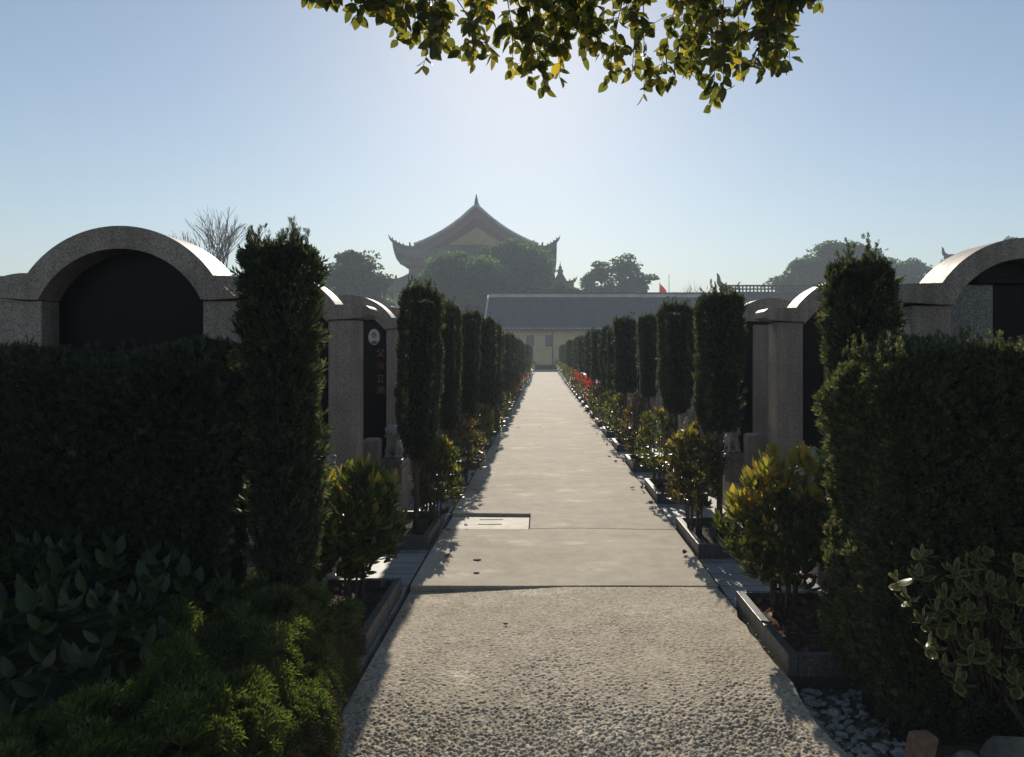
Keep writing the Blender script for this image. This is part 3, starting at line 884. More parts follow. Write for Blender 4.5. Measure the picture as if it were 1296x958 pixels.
# ------------------------------------------------------------------ variegated shrub (right)
def variegated():
    r = np.random.default_rng(95); rr = random.Random(95)
    root = empty('variegated_shrub', (2.05, 3.05, -.08), 'shrub with cream edged oval leaves in front of the big right hedge', 'shrub')
    base = np.array([2.05, 3.05, -.08])
    tv, tf = LEAF_OVAL
    # inner leaf smaller + rim ring as separate slightly lower leaf
    Yd = 2.86
    spots = [(1165, 715), (1150, 745), (1185, 760), (1215, 735), (1225, 705), (1250, 690), (1180, 805), (1205, 790), (1200, 830), (1245, 765), (1270, 730), (1290, 700), (1275, 770), (1240, 800), (1260, 830), (1228, 820), (1290, 800), (1285, 850), (1240, 730), (1300, 740), (1320, 720), (1340, 780), (1315, 820), (1210, 712), (1360, 740), (1172, 690), (1136, 722), (1230, 760), (1262, 748), (1238, 692), (1252, 815), (1215, 850), (1170, 770), (1190, 775), (1285, 830), (1222, 765), (1256, 725), (1288, 740), (1196, 742), (1222, 790)]
    st = MB(); P = []; D = []; S = []
    for (px, py) in spots:
        Y = Yd + r.uniform(-.12, .14)
        c = np.array([wx(px, Y), Y, wz(py + 12, Y)]) - base
        rt = c * .55 + np.array([0, .22, -.02]); mid = (c + rt) / 2 + np.array([.02, .05, -.02])
        st.tube([tuple(rt), tuple(mid), tuple(c + np.array([0, .01, -.01]))], [.006, .004, .0025], 5)
        ax = norm(np.array([r.normal() * .35 - .1, -.75 + r.normal() * .2, .55]))
        e1 = norm(np.cross(ax, [0, 0, 1])); e2 = np.cross(ax, e1)
        k = r.integers(5, 9)
        for j in range(k):
            a = j * 2.4 + r.uniform(-.3, .3); o_ = .55 + .6 * j / k
            P.append(c - ax * .006 * j); D.append(ax * (1.2 - o_) + (e1 * math.cos(a) + e2 * math.sin(a)) * o_); S.append(r.uniform(.044, .066))
    P = np.array(P); D = np.array(D); S = np.array(S); roll = np.full(len(P), PI) + r.uniform(-.3, .3, len(P))
    # build ring template: rim quads cream, inside green
    segs = 6; vs = []; fs = []; mi = []
    for i in range(segs + 1):
        t = i / segs; e = math.sin(PI * (t * .96 + .02)) ** .6; hw = .36 * e; y = .16 * t * t
        vs += [(-hw, y - .04 * e, t), (-hw * .68, y - .03 * e, .12 + t * .76), (0, y, .10 + .8 * t), (hw * .68, y - .03 * e, .12 + t * .76), (hw, y - .04 * e, t)]
    for i in range(segs):
        a = i * 5
        for k in range(4): fs.append((a + k, a + k + 1, a + k + 6, a + k + 5)); mi.append(1 if k in (0, 3) else 0)
    o = len(vs)
    fs.append((0, 1, 2, 2 + 1)); mi.append(1)
    a = segs * 5; fs.append((a + 1, a, a + 4, a + 3)); mi.append(1)
    tv = np.array(vs); tf = np.array(fs)
    V, Fq = scatter(tv, tf, P, D, S, roll, r)
    link('leaves', quad_mesh('leaves', V, Fq, np.tile(np.array(mi), len(P)), True), root, ['var_green', 'var_cream'])
    for k in range(9):
        st.tube([(r.uniform(-.05, .05), .05, 0), (r.uniform(-.3, .4), .24, .45), (r.uniform(-.6, .6), .24, .85)], [.005, .004, .002], 5)
    st.build('stems', 'bark', root)


variegated()


# ------------------------------------------------------------------ rubble, bricks, litter
def rock_verts(r, sx, sy, sz, seed):
    rr = np.random.default_rng(seed)
    vs = []; fs = []
    u = norm(rr.normal(size=(14, 3)))
    import bmesh
    bm = bmesh.new()
    for p in u: bm.verts.new((p[0] * sx, p[1] * sy, p[2] * sz))
    res = bmesh.ops.convex_hull(bm, input=bm.verts)
    bmesh.ops.delete(bm, geom=[v for v in bm.verts if not v.link_faces], context='VERTS')
    bm.verts.ensure_lookup_table(); bm.verts.index_update()
    v = [tuple(x.co) for x in bm.verts]; f = [tuple(q.index for q in ff.verts) for ff in bm.faces]
    bm.free()
    return v, f


rb = MB()
for i in range(460):
    Y = random.uniform(2.7, 3.87); X = 1.23 + random.random() ** 1.5 * .40
    s_ = random.uniform(.008, .034)
    v, f = rock_verts(None, s_, s_ * random.uniform(.6, 1), s_ * random.uniform(.3, .7), i)
    a = random.uniform(0, 6.28); ca, sa = math.cos(a), math.sin(a)
    rb.add([(X + x * ca - y * sa, Y + x * sa + y * ca, -.10 + s_ * .35 + z) for x, y, z in v], f)
tag(rb.build('rubble', 'rubble'), 'pale broken stone rubble between the path edge and the right hedge', 'rubble', None, 'stuff')
pb = MB()
for i in range(420):
    if i % 2: Y = random.uniform(2.6, 3.9); X = random.uniform(1.22, 1.9)
    else: Y = random.uniform(3.0, 30); X = random.choice((PL - .015 - random.uniform(0, .02), PR + .012 + random.uniform(0, .02)))
    s_ = random.uniform(.004, .013)
    v, f = rock_verts(None, s_, s_, s_ * .6, 500 + i % 40)
    pb.add([(X + x, Y + y, (-.10 if i % 2 else -.03) + s_ * .3 + z) for x, y, z in v], f)
tag(pb.build('grit', 'rock'), 'dark loose grit and soil crumbs along the path edges', 'grit', None, 'stuff')


def stone_thing(name, x, y, z, sx, sy, sz, seed, mat, label, cat):
    v, f = rock_verts(None, sx, sy, sz, seed); m = MB(); m.add(v, f); o = m.build(name, mat, None, .006); o.location = (x, y, z); tag(o, label, cat)


b = MB(); b.box(-.05, .05, -.035, .035, -.10, .09); o = b.build('broken_brick', 'brick', None, .012); o.location = (1.47, 3.00, .03); o.rotation_euler = (.15, .12, .4)
tag(o, 'old broken brick standing on end under the right hedge', 'brick')
stone_thing('rounded_stone', 1.64, 2.96, -.01, .10, .07, .08, 903, 'rock', 'rounded dark stone right of the broken brick under the hedge', 'stone')
stone_thing('rounded_stone', 1.84, 3.02, .0, .12, .08, .11, 905, 'rock', 'larger dark stone near the right border under the variegated shrub', 'stone')


def litter(name, x0, x1, y0, y1, z, n, label, seed):
    r = np.random.default_rng(seed)
    P = np.stack([r.uniform(x0, x1, n), r.uniform(y0, y1, n), z + r.uniform(0, .035, n)], 1)
    D = r.normal(size=(n, 3)); D[:, 2] *= .3
    V, Fq = scatter(LEAF_WIDE[0], LEAF_WIDE[1], P, D, r.uniform(.04, .07, n), r.uniform(0, 6.28, n), r)
    tag(link(name, quad_mesh(name, V, Fq, None, True), None, 'litter'), label, 'leaf litter', None, 'stuff')


litter('leaf_litter', 1.30, 1.72, 3.95, 4.85, .035, 130, 'dry reddish fallen leaves filling the nearest right planter', 1)
litter('leaf_litter', -1.48, -1.02, 4.22, 5.1, .035, 60, 'dry fallen leaves on the soil of the nearest left planter', 2)

litter('leaf_litter', PL + .01, PL + .20, 5.4, 22, .008, 26, 'a few small dry leaves scattered along the left edge of the path', 3)
litter('leaf_litter', PR - .20, PR - .01, 5.4, 22, .008, 26, 'a few small dry leaves scattered along the right edge of the path', 4)
# ------------------------------------------------------------------ tombs
W = 1.24; PW = .22; CXT = .62; ZS = 1.98; ZB = 1.865
def arch_curves(kind):
    Ri = .445; cz = 1.672; Ro = .558
    xs = sorted(set([-.11, -.10, -.08, -.05, PW - .001, PW, W - PW, W - PW + .001, W + .05, W + .08, W + .10, W + .11, CXT - .462, CXT + .462, PW + .12, W - PW - .12] + list(np.linspace(CXT - .462, CXT + .462, 37)) + list(np.linspace(PW, W - PW, 33))))
    top = []; bot = []
    for x in xs:
        d = x - CXT
        t = ZS
        if abs(d) < .4621: t = max(ZS, cz + math.sqrt(max(0, Ro * Ro - d * d)))
        b = ZB
        if x < 0 or x > W:     # rounded nose of the shoulder
            e = (-x if x < 0 else x - W) / .11
            b = ZB + .012 + .05 * max(0, e - .3) ** 2; t = ZS - (.03 * max(0, e - .6) ** 2 * 6 if x < 0 else .0)
        if PW <= x <= W - PW:
            if kind == 'round': b = max(ZB, cz + math.sqrt(max(0, Ri * Ri - d * d)))
            else: b = ZB - .02 + min(1, min(x - PW, W - PW - x) / .12) * .12
        top.append(t); bot.append(b)
    return xs, top, bot


def text_part(txt, size, x, z, parent, mat, name='character'):
    cu = bpy.data.curves.new('t', 'FONT'); cu.body = txt; cu.size = size; cu.extrude = .0015; cu.align_x = 'CENTER'; cu.align_y = 'CENTER'
    to = bpy.data.objects.new('t', cu); COL.objects.link(to)
    dg = bpy.context.evaluated_depsgraph_get()
    me = bpy.data.meshes.new_from_object(to.evaluated_get(dg))
    bpy.data.objects.remove(to)
    me.name = name; me.materials.clear()
    o = link(name, me, parent, mat); o.rotation_euler = (PI / 2, 0, 0); o.location = (x, .0975, z)
    return o


def portrait(root, s_, z, kind):
    m = MB(); n = 28
    vs = [(.062 * math.cos(2 * PI * k / n), y, .088 * math.sin(2 * PI * k / n)) for y in (0, .010) for k in range(n)]
    m.add(vs, [tuple(range(n)), tuple(range(n, 2 * n))[::-1]] + [(k, (k + 1) % n, (k + 1) % n + n, k + n) for k in range(n)])
    p = m.build('oval_portrait' if kind == 0 else 'oval_plaque', 'porcelain', root, .002); p.location = (s_, .087, z)
    q = MB()
    def blob(cx, cz, rx, rz, mi, y):
        k_ = 18; q.add([(cx + rx * math.cos(2 * PI * k / k_), yy, cz + rz * math.sin(2 * PI * k / k_)) for yy in (y, -.0005) for k in range(k_)],
                       [tuple(range(k_)), tuple(range(k_, 2 * k_))[::-1]] + [(k, (k + 1) % k_, (k + 1) % k_ + k_, k + k_) for k in range(k_)], mi)
    if kind == 0:
        blob(0, -.060, .036, .020, 0, -.002); blob(0, .018, .026, .034, 0, -.003); blob(0, .008, .020, .028, 1, -.004)
        q.build('printed_figure', ['ink', 'rubble'], p)
    else:
        r_ = random.Random(3)
        q.box(-.004, .004, -.002, -.0005, -.06, .05)
        for k in range(9):
            z_ = -.045 + k * .011; w_ = .034 * (1 - k / 11); q.box(-w_, w_, -.0022, -.0005, z_, z_ + .006)
        q.build('printed_plant', ['inkred'], p)


def make_tomb(sgn, kind, front=True, style='black', port=None, txt=False):
    root = bpy.data.objects.new('tomb', None); COL.objects.link(root)
    def sx(m): m.v = [(x * sgn, y, z) for x, y, z in m.v]; return m
    gm = 'granite' if kind != 'round' or sgn > 0 else 'granite'
    for a in (0, W - PW):
        m = MB(); m.box(a, a + PW, 0, .24, -.03, ZB - .003); sx(m).build('pillar', gm, root, .006)
    xs, top, bot = arch_curves(kind)
    m = MB(); m.strip(xs, top, bot, -.025, .27); sx(m).build('arch_beam', gm, root, .005)
    # panels
    m = MB()
    px = list(np.linspace(PW - .01, W - PW + .01, 25))
    def pt(x):
        d = x - CXT
        return (1.672 + math.sqrt(max(0, .445 ** 2 - d * d)) if abs(d) < .445 else ZB) + .01 if kind == 'round' else 1.99
    m.strip(px, [max(pt(x), ZB) for x in px], [-.02] * 25, .14, .18); sx(m).build('back_panel', 'black', root)
    if style == 'plain': pass
    elif style == 'grey_wings':
        for a, c in ((PW + .001, .50), (W - .50, W - PW - .001)):
            m = MB(); m.box(a, c, .09, .139, -.02, 1.985); sx(m).build('side_panel', 'granite_grey', root, .004)
        m = MB(); m.box(.40, W - .40, .06, .139, 1.988, 2.02); sx(m).build('lintel', 'black', root, .003)
    elif style == 'grey_centre':
        m = MB(); m.box(.44, W - .44, .09, .139, .35, 1.93); sx(m).build('tablet', 'granite', root, .004)
        m = MB()
        for k in range(14):                                          # carved rosette
            a = k * 2.4; q = .022 * math.sqrt(k + .5); cx_, cz_ = CXT + q * math.cos(a), 1.45 + q * math.sin(a)
            m.add([(cx_ + .022 * math.cos(t) , y, cz_ + .014 * math.sin(t)) for y in (.083, .091) for t in np.linspace(0, 2 * PI, 8, endpoint=False)],
                  [tuple(range(8)), tuple(range(8, 16))[::-1]] + [(i, (i + 1) % 8, (i + 1) % 8 + 8, i + 8) for i in range(8)])
        sx(m).build('carving', 'granite', root)
    else:
        m = MB(); m.box(PW + .001, .49, .098, .139, .35, 1.975); sx(m).build('tablet', 'black', root, .003)
        m = MB(); m.box(.50, W - .50, .085, .139, .35, 1.975); sx(m).build('tablet', 'black', root, .003)
        m = MB(); m.box(W - .49, W - PW - .001, .098, .139, .35, 1.975); sx(m).build('tablet', 'black', root, .003)
    if port is not None: portrait(root, sgn * port[0], 1.78, port[1])
    if txt:
        for ch, z, mt in (('父', 1.60, 'gold'), ('黄', 1.455, 'redpaint'), ('立', 1.33, 'gold'), ('洲', 1.21, 'gold')):
            text_part(ch, .095, sgn * .30, z, root, mt)
    if front:
        m = MB(); m.box(-.02, W + .02, -1.02, .34, -.03, .30); sx(m).build('plinth', 'granite', root, .008)
        m = MB(); m.box(.25, W - .25, -.62, -.02, .30, .46); sx(m).build('grave_cover', 'granite_grey', root, .01)
        for a in (.09, W - .25):
            m = MB(); m.lathe(0, 0, [(.1, 0), (.1, 0)], 4)
            m = MB(); hw = .075; c = .018; cx_ = a + hw; zt = .80
            m.add([(cx_ - hw, -.98, .30), (cx_ + hw, -.98, .30), (cx_ + hw, -.98 + 2 * hw, .30), (cx_ - hw, -.98 + 2 * hw, .30),
                   (cx_ - hw, -.98, zt - c), (cx_ + hw, -.98, zt - c), (cx_ + hw, -.98 + 2 * hw, zt - c), (cx_ - hw, -.98 + 2 * hw, zt - c),
                   (cx_ - hw + c, -.98 + c, zt), (cx_ + hw - c, -.98 + c, zt), (cx_ + hw - c, -.98 + 2 * hw - c, zt), (cx_ - hw + c, -.98 + 2 * hw - c, zt)],
                  [(0, 1, 2, 3), (0, 1, 5, 4), (1, 2, 6, 5), (2, 3, 7, 6), (3, 0, 4, 7), (4, 5, 9, 8), (5, 6, 10, 9), (6, 7, 11, 10), (7, 4, 8, 11), (8, 9, 10, 11)])
            sx(m).build('front_post', 'granite', root)
        m = MB(); m.box(.241, W - .251, -.94, -.88, .30, .56); sx(m).build('low_rail', 'granite', root, .005)
    return root


def make_lion(sgn):
    # small seated guardian lion: blended blobs remeshed into one carved stone body
    import bmesh
    bm = bmesh.new()
    def ell(c, s_, sub=2):
        from mathutils import Matrix
        mt = Matrix.Translation(c) @ Matrix.Diagonal((s_[0], s_[1], s_[2], 1))
        bmesh.ops.create_icosphere(bm, subdivisions=sub, radius=1, matrix=mt)
    ell((0, .02, .12), (.075, .10, .10)); ell((0, -.035, .17), (.062, .06, .09))       # haunch, chest
    for s_ in (-1, 1):
        ell((s_ * .038, -.075, .09), (.022, .024, .085)); ell((s_ * .040, -.10, .025), (.026, .036, .020))  # forelegs, paws
        ell((s_ * .062, .03, .07), (.032, .07, .055)); ell((s_ * .07, -.03, .022), (.022, .045, .020))      # thighs, hind paws
        ell((s_ * .050, -.045, .325), (.014, .012, .020))                                                  # ears
        ell((s_ * .022, -.118, .285), (.012, .010, .012))                                                  # brow/eyes
    ell((0, -.055, .275), (.062, .060, .062)); ell((0, -.115, .255), (.036, .030, .028)); ell((0, -.140, .268), (.014, .012, .010))
    ell((0, -.118, .228), (.030, .022, .012))
    for k in range(24):                                                                                   # mane curls
        a = k * 2.4; zz = .20 + .13 * (k / 24); rr_ = .068
        if math.sin(a) < -.55: continue
        ell((math.cos(a) * rr_, -.045 + math.sin(a) * .062, zz), (.019, .019, .019), 1)
    ell((0, .10, .16), (.022, .025, .05)); ell((0, .105, .22), (.028, .022, .035))                          # tail
    me = bpy.data.meshes.new('l'); bm.to_mesh(me); bm.free()
    o = bpy.data.objects.new('l', me); COL.objects.link(o)
    md = o.modifiers.new('r', 'REMESH'); md.mode = 'VOXEL'; md.voxel_size = .0075
    md = o.modifiers.new('s', 'SMOOTH'); md.iterations = 2
    dg = bpy.context.evaluated_depsgraph_get()
    me2 = bpy.data.meshes.new_from_object(o.evaluated_get(dg)); bpy.data.objects.remove(o)
    me2.name = 'body'; me2.polygons.foreach_set('use_smooth', [True] * len(me2.polygons))
    root = bpy.data.objects.new('stone_lion', None); COL.objects.link(root)
    bo = link('body', me2, root, 'marble'); bo.location = (0, 0, .28)
    m = MB(); m.box(-.105, .105, -.15, .15, 0, .20); m.box(-.09, .09, -.14, .14, .20, .235); m.box(-.105, .105, -.15, .15, .235, .285)
    m.build('plinth', 'granite', root, .006)
    return root


G_T = 'arched granite tombs on the %s'
lionP = None
tomb_rows = {'left': (-1, -1.47, 3.80, 2.215), 'right': (1, 1.96, 4.19, 2.25)}
protoT = {}
for side, (sgn, X0, T0, dT) in tomb_rows.items():
    for k in range(11):
        for c in range(2 if k < 5 else 1):
            ox = X0 + sgn * c * 1.97; T = T0 + dT * k
            if k == 0:
                if c == 0:
                    t = make_tomb(sgn, 'round', False, 'plain' if sgn < 0 else 'grey_wings')
                    lab = 'large arched granite tomb with dark black panel above the left hedge' if sgn < 0 else 'large arched granite tomb with grey side panel above the right hedge'
                    if sgn > 0: ox += .05
                else:
                    key = (side, 'plain')
                    if sgn < 0: continue
                    t = make_tomb(sgn, 'round', False, 'grey_wings'); lab = 'arched granite tomb beyond the right border beside the large one'
                    continue_ = False
            else:
                txt = (side == 'left' and k == 2 and c == 0)
                key = (side, 'txt' if txt else ('oval' if (side == 'left' and c == 1) else 'plain'))
                if key in protoT: t = copy_tree(protoT[key])
                else:
                    t = make_tomb(sgn, 'chamfer', True, 'black' if sgn < 0 else 'grey_centre',
                                  (.37, 0) if txt else ((.78, 1) if key[1] == 'oval' else None), txt)
                    protoT[key] = t
                if txt: lab = 'arched granite tomb with oval portrait and gold characters on black stone'
                elif c == 0 and k < 6: lab = 'arched granite tomb, %s from the camera along the %s side of the path' % (ORD[k], side)
                elif c == 0: lab = 'far arched granite tomb mostly hidden behind the %s juniper row' % side
                elif side == 'left' and k == 1: lab = 'arched tomb with pale oval plaque behind the large left tomb at the photo border'
                elif k < 5: lab = 'outer arched granite tomb away from the path on the %s, %s row back' % (side, ORD[k])
            t.location = (ox, T, 0)
            tag(t, lab, 'tomb', G_T % side)
            if k >= 1 and c == 0 and k < 6:
                for q, xo in ((0, .0), (1, 1.24)):
                    if lionP is None: lionP = make_lion(1); l = lionP
                    else: l = copy_tree(lionP)
                    l.location = (ox + sgn * xo, T - .72 + .02, .30)
                    if k == 1 and q == 0 and side == 'left': l.location = (ox - .03, T - .72, .30)
                    wh = 'path side' if q == 0 else 'outer'
                    tag(l, 'small pale carved lion at the %s corner of the %s tomb on the %s' % (wh, ORD[k] if not (side == 'left' and k == 2) else 'portrait', side), 'statue', 'stone lions guarding the tombs')


# ------------------------------------------------------------------ overhanging tree
def overhang():
    r = np.random.default_rng(101); rr = random.Random(101)
    root = empty('overhanging_tree', (3.2, .6, -.1), 'leafy branches of an evergreen tree hanging in from the top of the view', 'tree')
    B = Vector((3.2, .6, -.1))
    tr = MB()
    tr.tube([Vector(p) - B for p in ((3.2, .6, -.1), (3.15, .7, 1.5), (3.0, 1.0, 2.8), (2.7, 1.6, 3.9))], [.17, .14, .12, .10], 12)
    tr.build('trunk', 'bark', root)
    limbs = [[(2.7, 1.6, 3.9), (2.1, 3.2, 4.35), (1.2, 4.4, 4.35), (.2, 4.7, 4.25), (-.7, 4.8, 4.05), (-1.5, 4.9, 3.95)],
             [(2.1, 3.2, 4.35), (1.8, 4.4, 4.3), (1.5, 5.0, 4.15), (.9, 5.2, 4.2)],
             [(2.7, 1.6, 3.9), (2.6, 3.2, 4.5), (1.9, 4.2, 4.15), (1.4, 4.6, 4.0)]]
    bm_ = MB(); nodes_ = []
    for l in limbs:
        n = len(l); bm_.tube([Vector(p) - B for p in l], [.05 * (1 - i / n) + .008 for i in range(n)], 8)
        for i in range(n - 1):
            for t in np.linspace(0, 1, 8, endpoint=False): nodes_.append(np.array(l[i]) * (1 - t) + np.array(l[i + 1]) * t)
    nodes_ = np.array([p for p in nodes_ if p[1] > 3.8])
    prof = [(350, -10), (365, 2), (392, 14), (415, 10), (450, 34), (480, 40), (505, 62), (535, 98), (552, 82), (575, 74), (600, 90), (625, 84), (648, 100), (668, 112), (690, 124), (708, 112), (718, 78), (735, 60), (742, 84), (770, 118), (785, 100), (800, 106), (815, 130), (832, 118), (850, 116), (872, 105), (885, 112), (900, 148), (916, 134), (930, 108), (945, 100), (965, 108), (985, 102), (1000, 92), (992, 66), (1005, 34), (1020, 18), (1040, 18), (1048, -6)]
    px_ = [p[0] for p in prof]; py_ = [p[1] for p in prof]
    P = []; D = []; S = []
    def add_leafy(path, step, ln, start):
        path = np.array(path); seg = np.linalg.norm(np.diff(path, axis=0), axis=1); tot = seg.sum(); acc = np.concatenate([[0], np.cumsum(seg)])
        s_ = start
        while s_ < tot:
            i = min(len(seg) - 1, int(np.searchsorted(acc, s_) - 1)); i = max(0, i); t = (s_ - acc[i]) / seg[i]
            c = path[i] * (1 - t) + path[i + 1] * t
            for _ in range(r.integers(1, 3)):
                a = r.uniform(0, 6.28)
                dd = np.array([math.cos(a) * .75, math.sin(a) * .75, -.75 + r.normal() * .35])
                P.append(c + norm(dd) * .012); D.append(dd); S.append(ln * r.uniform(.65, 1.1))
            s_ += step * r.uniform(.7, 1.4)
    ends = []
    for p in prof[2:-1]: ends.append((p[0], p[1] - 12))
    for _ in range(50):
        x = r.uniform(368, 1030)
        if 585 < x < 665 and r.random() < .6: continue
        if 940 < x and r.random() < .5: continue
        ends.append((x, float(np.interp(x, px_, py_)) * r.uniform(.05, .86) - 12))
    for x in np.linspace(470, 960, 12): ends.append((x + r.normal() * 6, -30 + r.uniform(-40, 20)))
    for (ex, ey) in ends:
        Y = r.uniform(4.3, 5.1)
        e = np.array([wx(ex, Y), Y, wz(ey, Y)])
        d = np.linalg.norm((nodes_ - e) * np.array([1, 1, .6]), axis=1) + r.uniform(0, .35, len(nodes_)); s0 = nodes_[int(np.argmin(d))]
        mid = s0 * .45 + e * .55 + np.array([r.normal() * .06, r.normal() * .06, .10])
        path = []
        for t in np.linspace(0, 1, 7): path.append(s0 * (1 - t) ** 2 + 2 * mid * t * (1 - t) + e * t * t)
        L_ = np.linalg.norm(e - s0)
        bm_.tube([Vector(p) - B for p in path], [.006, .005, .004, .0035, .003, .0025, .0015], 5)
        add_leafy(path, .027, .088, max(.05, L_ - .34))
        for _ in range(3):
            i = r.integers(3, 6); c = path[i]; e2 = c + np.array([r.normal() * .09, r.normal() * .09, -r.uniform(.0, .08)])
            # keep side twigs inside the crown outline
            py = HY - (e2[2] - H) * F / e2[1]; pxx = CX + e2[0] * F / e2[1]
            if py > np.interp(pxx, px_, py_) - 8: continue
            bm_.tube([Vector(c) - B, Vector((c + e2) / 2) + Vector((0, 0, .01)) - B, Vector(e2) - B], [.0025, .002, .001], 4)
            add_leafy([c, (c + e2) / 2 + np.array([0, 0, .01]), e2], .027, .086, .01)
    bm_.build('branches', 'bark', root)
    P = np.array(P) - np.array(B); D = np.array(D); S = np.array(S)
    V, Fq = scatter(LEAF_WIDE[0] * np.array([1.3, 1, 1]), LEAF_WIDE[1], P, D, S, r.uniform(0, 6.28, len(P)), r)
    link('leaves', quad_mesh('leaves', V, Fq, None, True), root, 'overhead_leaf')


overhang()


# ------------------------------------------------------------------ distant trees
def far_tree(name, x, y, blobs, label, leaf=.34, n_per=900, mat='far_leaf', seed=0, trunk_r=.35, group='trees beyond the cemetery'):
    # blobs: (dx, dy, z, rx, rz)
    r = np.random.default_rng(seed); rr = random.Random(seed)
    root = empty(name, (x, y, -.1), label, 'tree', group)
    parts = []
    tr = MB(); zc = min(b_[2] for b_ in blobs)
    tr.tube([(0, 0, 0), (rr.uniform(-.2, .2), 0, zc * .4), (0, 0, zc)], [trunk_r, trunk_r * .8, trunk_r * .55], 8)
    for (dx, dy, z, rx, rz) in blobs:
        tr.tube([(0, 0, zc * .75), (dx * .5, dy * .5, (zc + z) / 2), (dx, dy, z)], [trunk_r * .45, trunk_r * .3, .06], 6)
        n = int(n_per * 1.9 * (rx * rz) / 9)
        # sub-clumps on the blob
        k = max(7, int(n / 95)); u = norm(r.normal(size=(k, 3))); u[:, 2] = np.abs(u[:, 2]) * .9 + u[:, 2] * .1 - .15
        sc = r.uniform(.72, 1.02, k)[:, None]
        C = u * sc * np.array([rx, rx * .9, rz]) + np.array([dx, dy, z])
        cr = r.uniform(.26, .46, k) * min(rx, rz) * 1.1
        m = n
        ci = r.integers(0, k, m); d = norm(r.normal(size=(m, 3))); d[:, 2] = np.abs(d[:, 2]) * .6 + d[:, 2] * .4
        P = C[ci] + d * (cr[ci] * r.uniform(.8, 1.05, m))[:, None] * np.array([1, 1, .75])
        parts.append(scatter(CARD[0], CARD[1], P, d + r.normal(size=(m, 3)) * .45, r.uniform(.5, 1.0, m) * leaf, None, r) + (0,))
        # inner leaves
        m2 = n // 3; P = norm(r.normal(size=(m2, 3))) * (r.uniform(.2, .8, m2)[:, None]) * np.array([rx, rx * .9, rz]) + np.array([dx, dy, z])
        parts.append(scatter(CARD[0], CARD[1], P, r.normal(size=(m2, 3)), r.uniform(1, 1.8, m2) * leaf, None, r) + (0,))
    tr.build('trunk', 'bark', root)
    V, Fq, mi = join(parts)
    link('crown', quad_mesh('crown', V, Fq, mi), root, mat)


# A: big round camphor left of centre; B behind it
Y = 100
far_tree('camphor_tree', wx(585, Y), Y, [(0, 0, wz(352, Y), 5.2, 3.6), (-3.0, 0, wz(372, Y), 3.4, 3.0), (3.0, -1, wz(362, Y), 3.2, 3.2), (0, -1, wz(390, Y), 6.0, 3.4), (-1.2, 0, wz(342, Y), 3.0, 2.6), (4, 0, wz(395, Y), 3.4, 3)],
         'big rounded dark tree in front of the temple hall', .42, 1500, seed=201)
Y = 112
far_tree('camphor_tree', wx(655, Y), Y, [(0, 0, wz(335, Y), 4.6, 3.6), (-2.6, 0, wz(330, Y), 2.8, 2.6), (2.6, 0, wz(345, Y), 2.8, 3.4), (0, 0, wz(365, Y), 5, 3.2), (-.5, 0, wz(322, Y), 2.8, 2.1)],
         'tall dark tree behind the rounded one, right of the temple gable', .44, 1400, seed=202)
Y = 92
far_tree('broadleaf_tree', wx(452, Y), Y, [(0, 0, wz(345, Y), 3.0, 2.6), (-2.2, 0, wz(358, Y), 2.4, 2.4), (2.0, 0, wz(365, Y), 2.3, 2.6), (0, 0, wz(385, Y), 4.0, 2.6), (-1, 0, wz(330, Y), 1.6, 1.4), (3, -1, wz(395, Y), 1.6, 2)],
         'paler loose crowned tree between the left juniper and the temple', .36, 1200, 'far_leaf_light', 203)
Y = 120
far_tree('broadleaf_tree', wx(780, Y), Y, [(1.2, 0, wz(342, Y), 2.6, 2.6), (-2.4, 0, wz(348, Y), 2.3, 2.2), (3.6, 0, wz(358, Y), 2.3, 2.5), (-4.4, 0, wz(360, Y), 1.9, 1.9), (1.0, 0, wz(367, Y), 3.6, 2.2), (-3.0, 0, wz(371, Y), 2.6, 1.5)],
         'airy tree with sky gaps above the long grey roof, left of the red flag', .40, 800, 'far_leaf', 204)
Y = 96
for i, (px, py, rx) in enumerate(((694, 372, 1.1), (708, 366, 1.0), (724, 371, 1.2))):
    far_tree('bushy_tree', wx(px, Y), Y, [(0, 0, wz(py, Y) - .1, rx, 1.2), (.3, 0, wz(py, Y) - 1.3, rx, 1.2)], 'small pale bushy treetop %s behind the long grey roof' % ('left of the pavilion spire', 'in front of the pavilion spire', 'right of the pavilion spire')[i], .32, 1500, 'far_leaf_light', 210 + i, .12)
Y = 120
far_tree('camphor_tree', wx(1058, Y), Y, [(0, 0, wz(340, Y), 5.0, 4.2), (-4.2, 0, wz(352, Y), 3.0, 3.0), (4.2, 0, wz(345, Y), 3.6, 3.8), (.5, 0, wz(322, Y), 3.4, 2.4), (-8, 0, wz(360, Y), 2.8, 2.0), (-4.6, 0, wz(342, Y), 2.6, 2.4), (3.6, 0, wz(330, Y), 3.2, 2.8), (8, 0, wz(350, Y), 3.0, 3.2), (-1, -1, wz(368, Y), 7, 3.4), (6, 0, wz(372, Y), 5, 3)],
         'large domed tree behind the right hand junipers and the ridge roof', .42, 1150, seed=205)
far_tree('camphor_tree', wx(1152, Y), Y, [(0, 0, wz(350, Y), 2.6, 2.9), (2.4, 0, wz(362, Y), 1.9, 2.0), (-1.5, 0, wz(368, Y), 3, 2.4)],
         'smaller domed tree between the right juniper and the large right tomb', .42, 1200, seed=206)
Y = 110
far_tree('broadleaf_tree', wx(1285, Y), Y, [(0, 0, wz(312, Y), 2.0, 1.6), (-2.5, 0, wz(322, Y), 1.5, 1.4), (3, 0, wz(310, Y), 2.2, 2.2), (1, 0, wz(350, Y), 4, 3.5)],
         'treetop showing just above the large right tomb arch', .40, 900, 'far_leaf', 207)
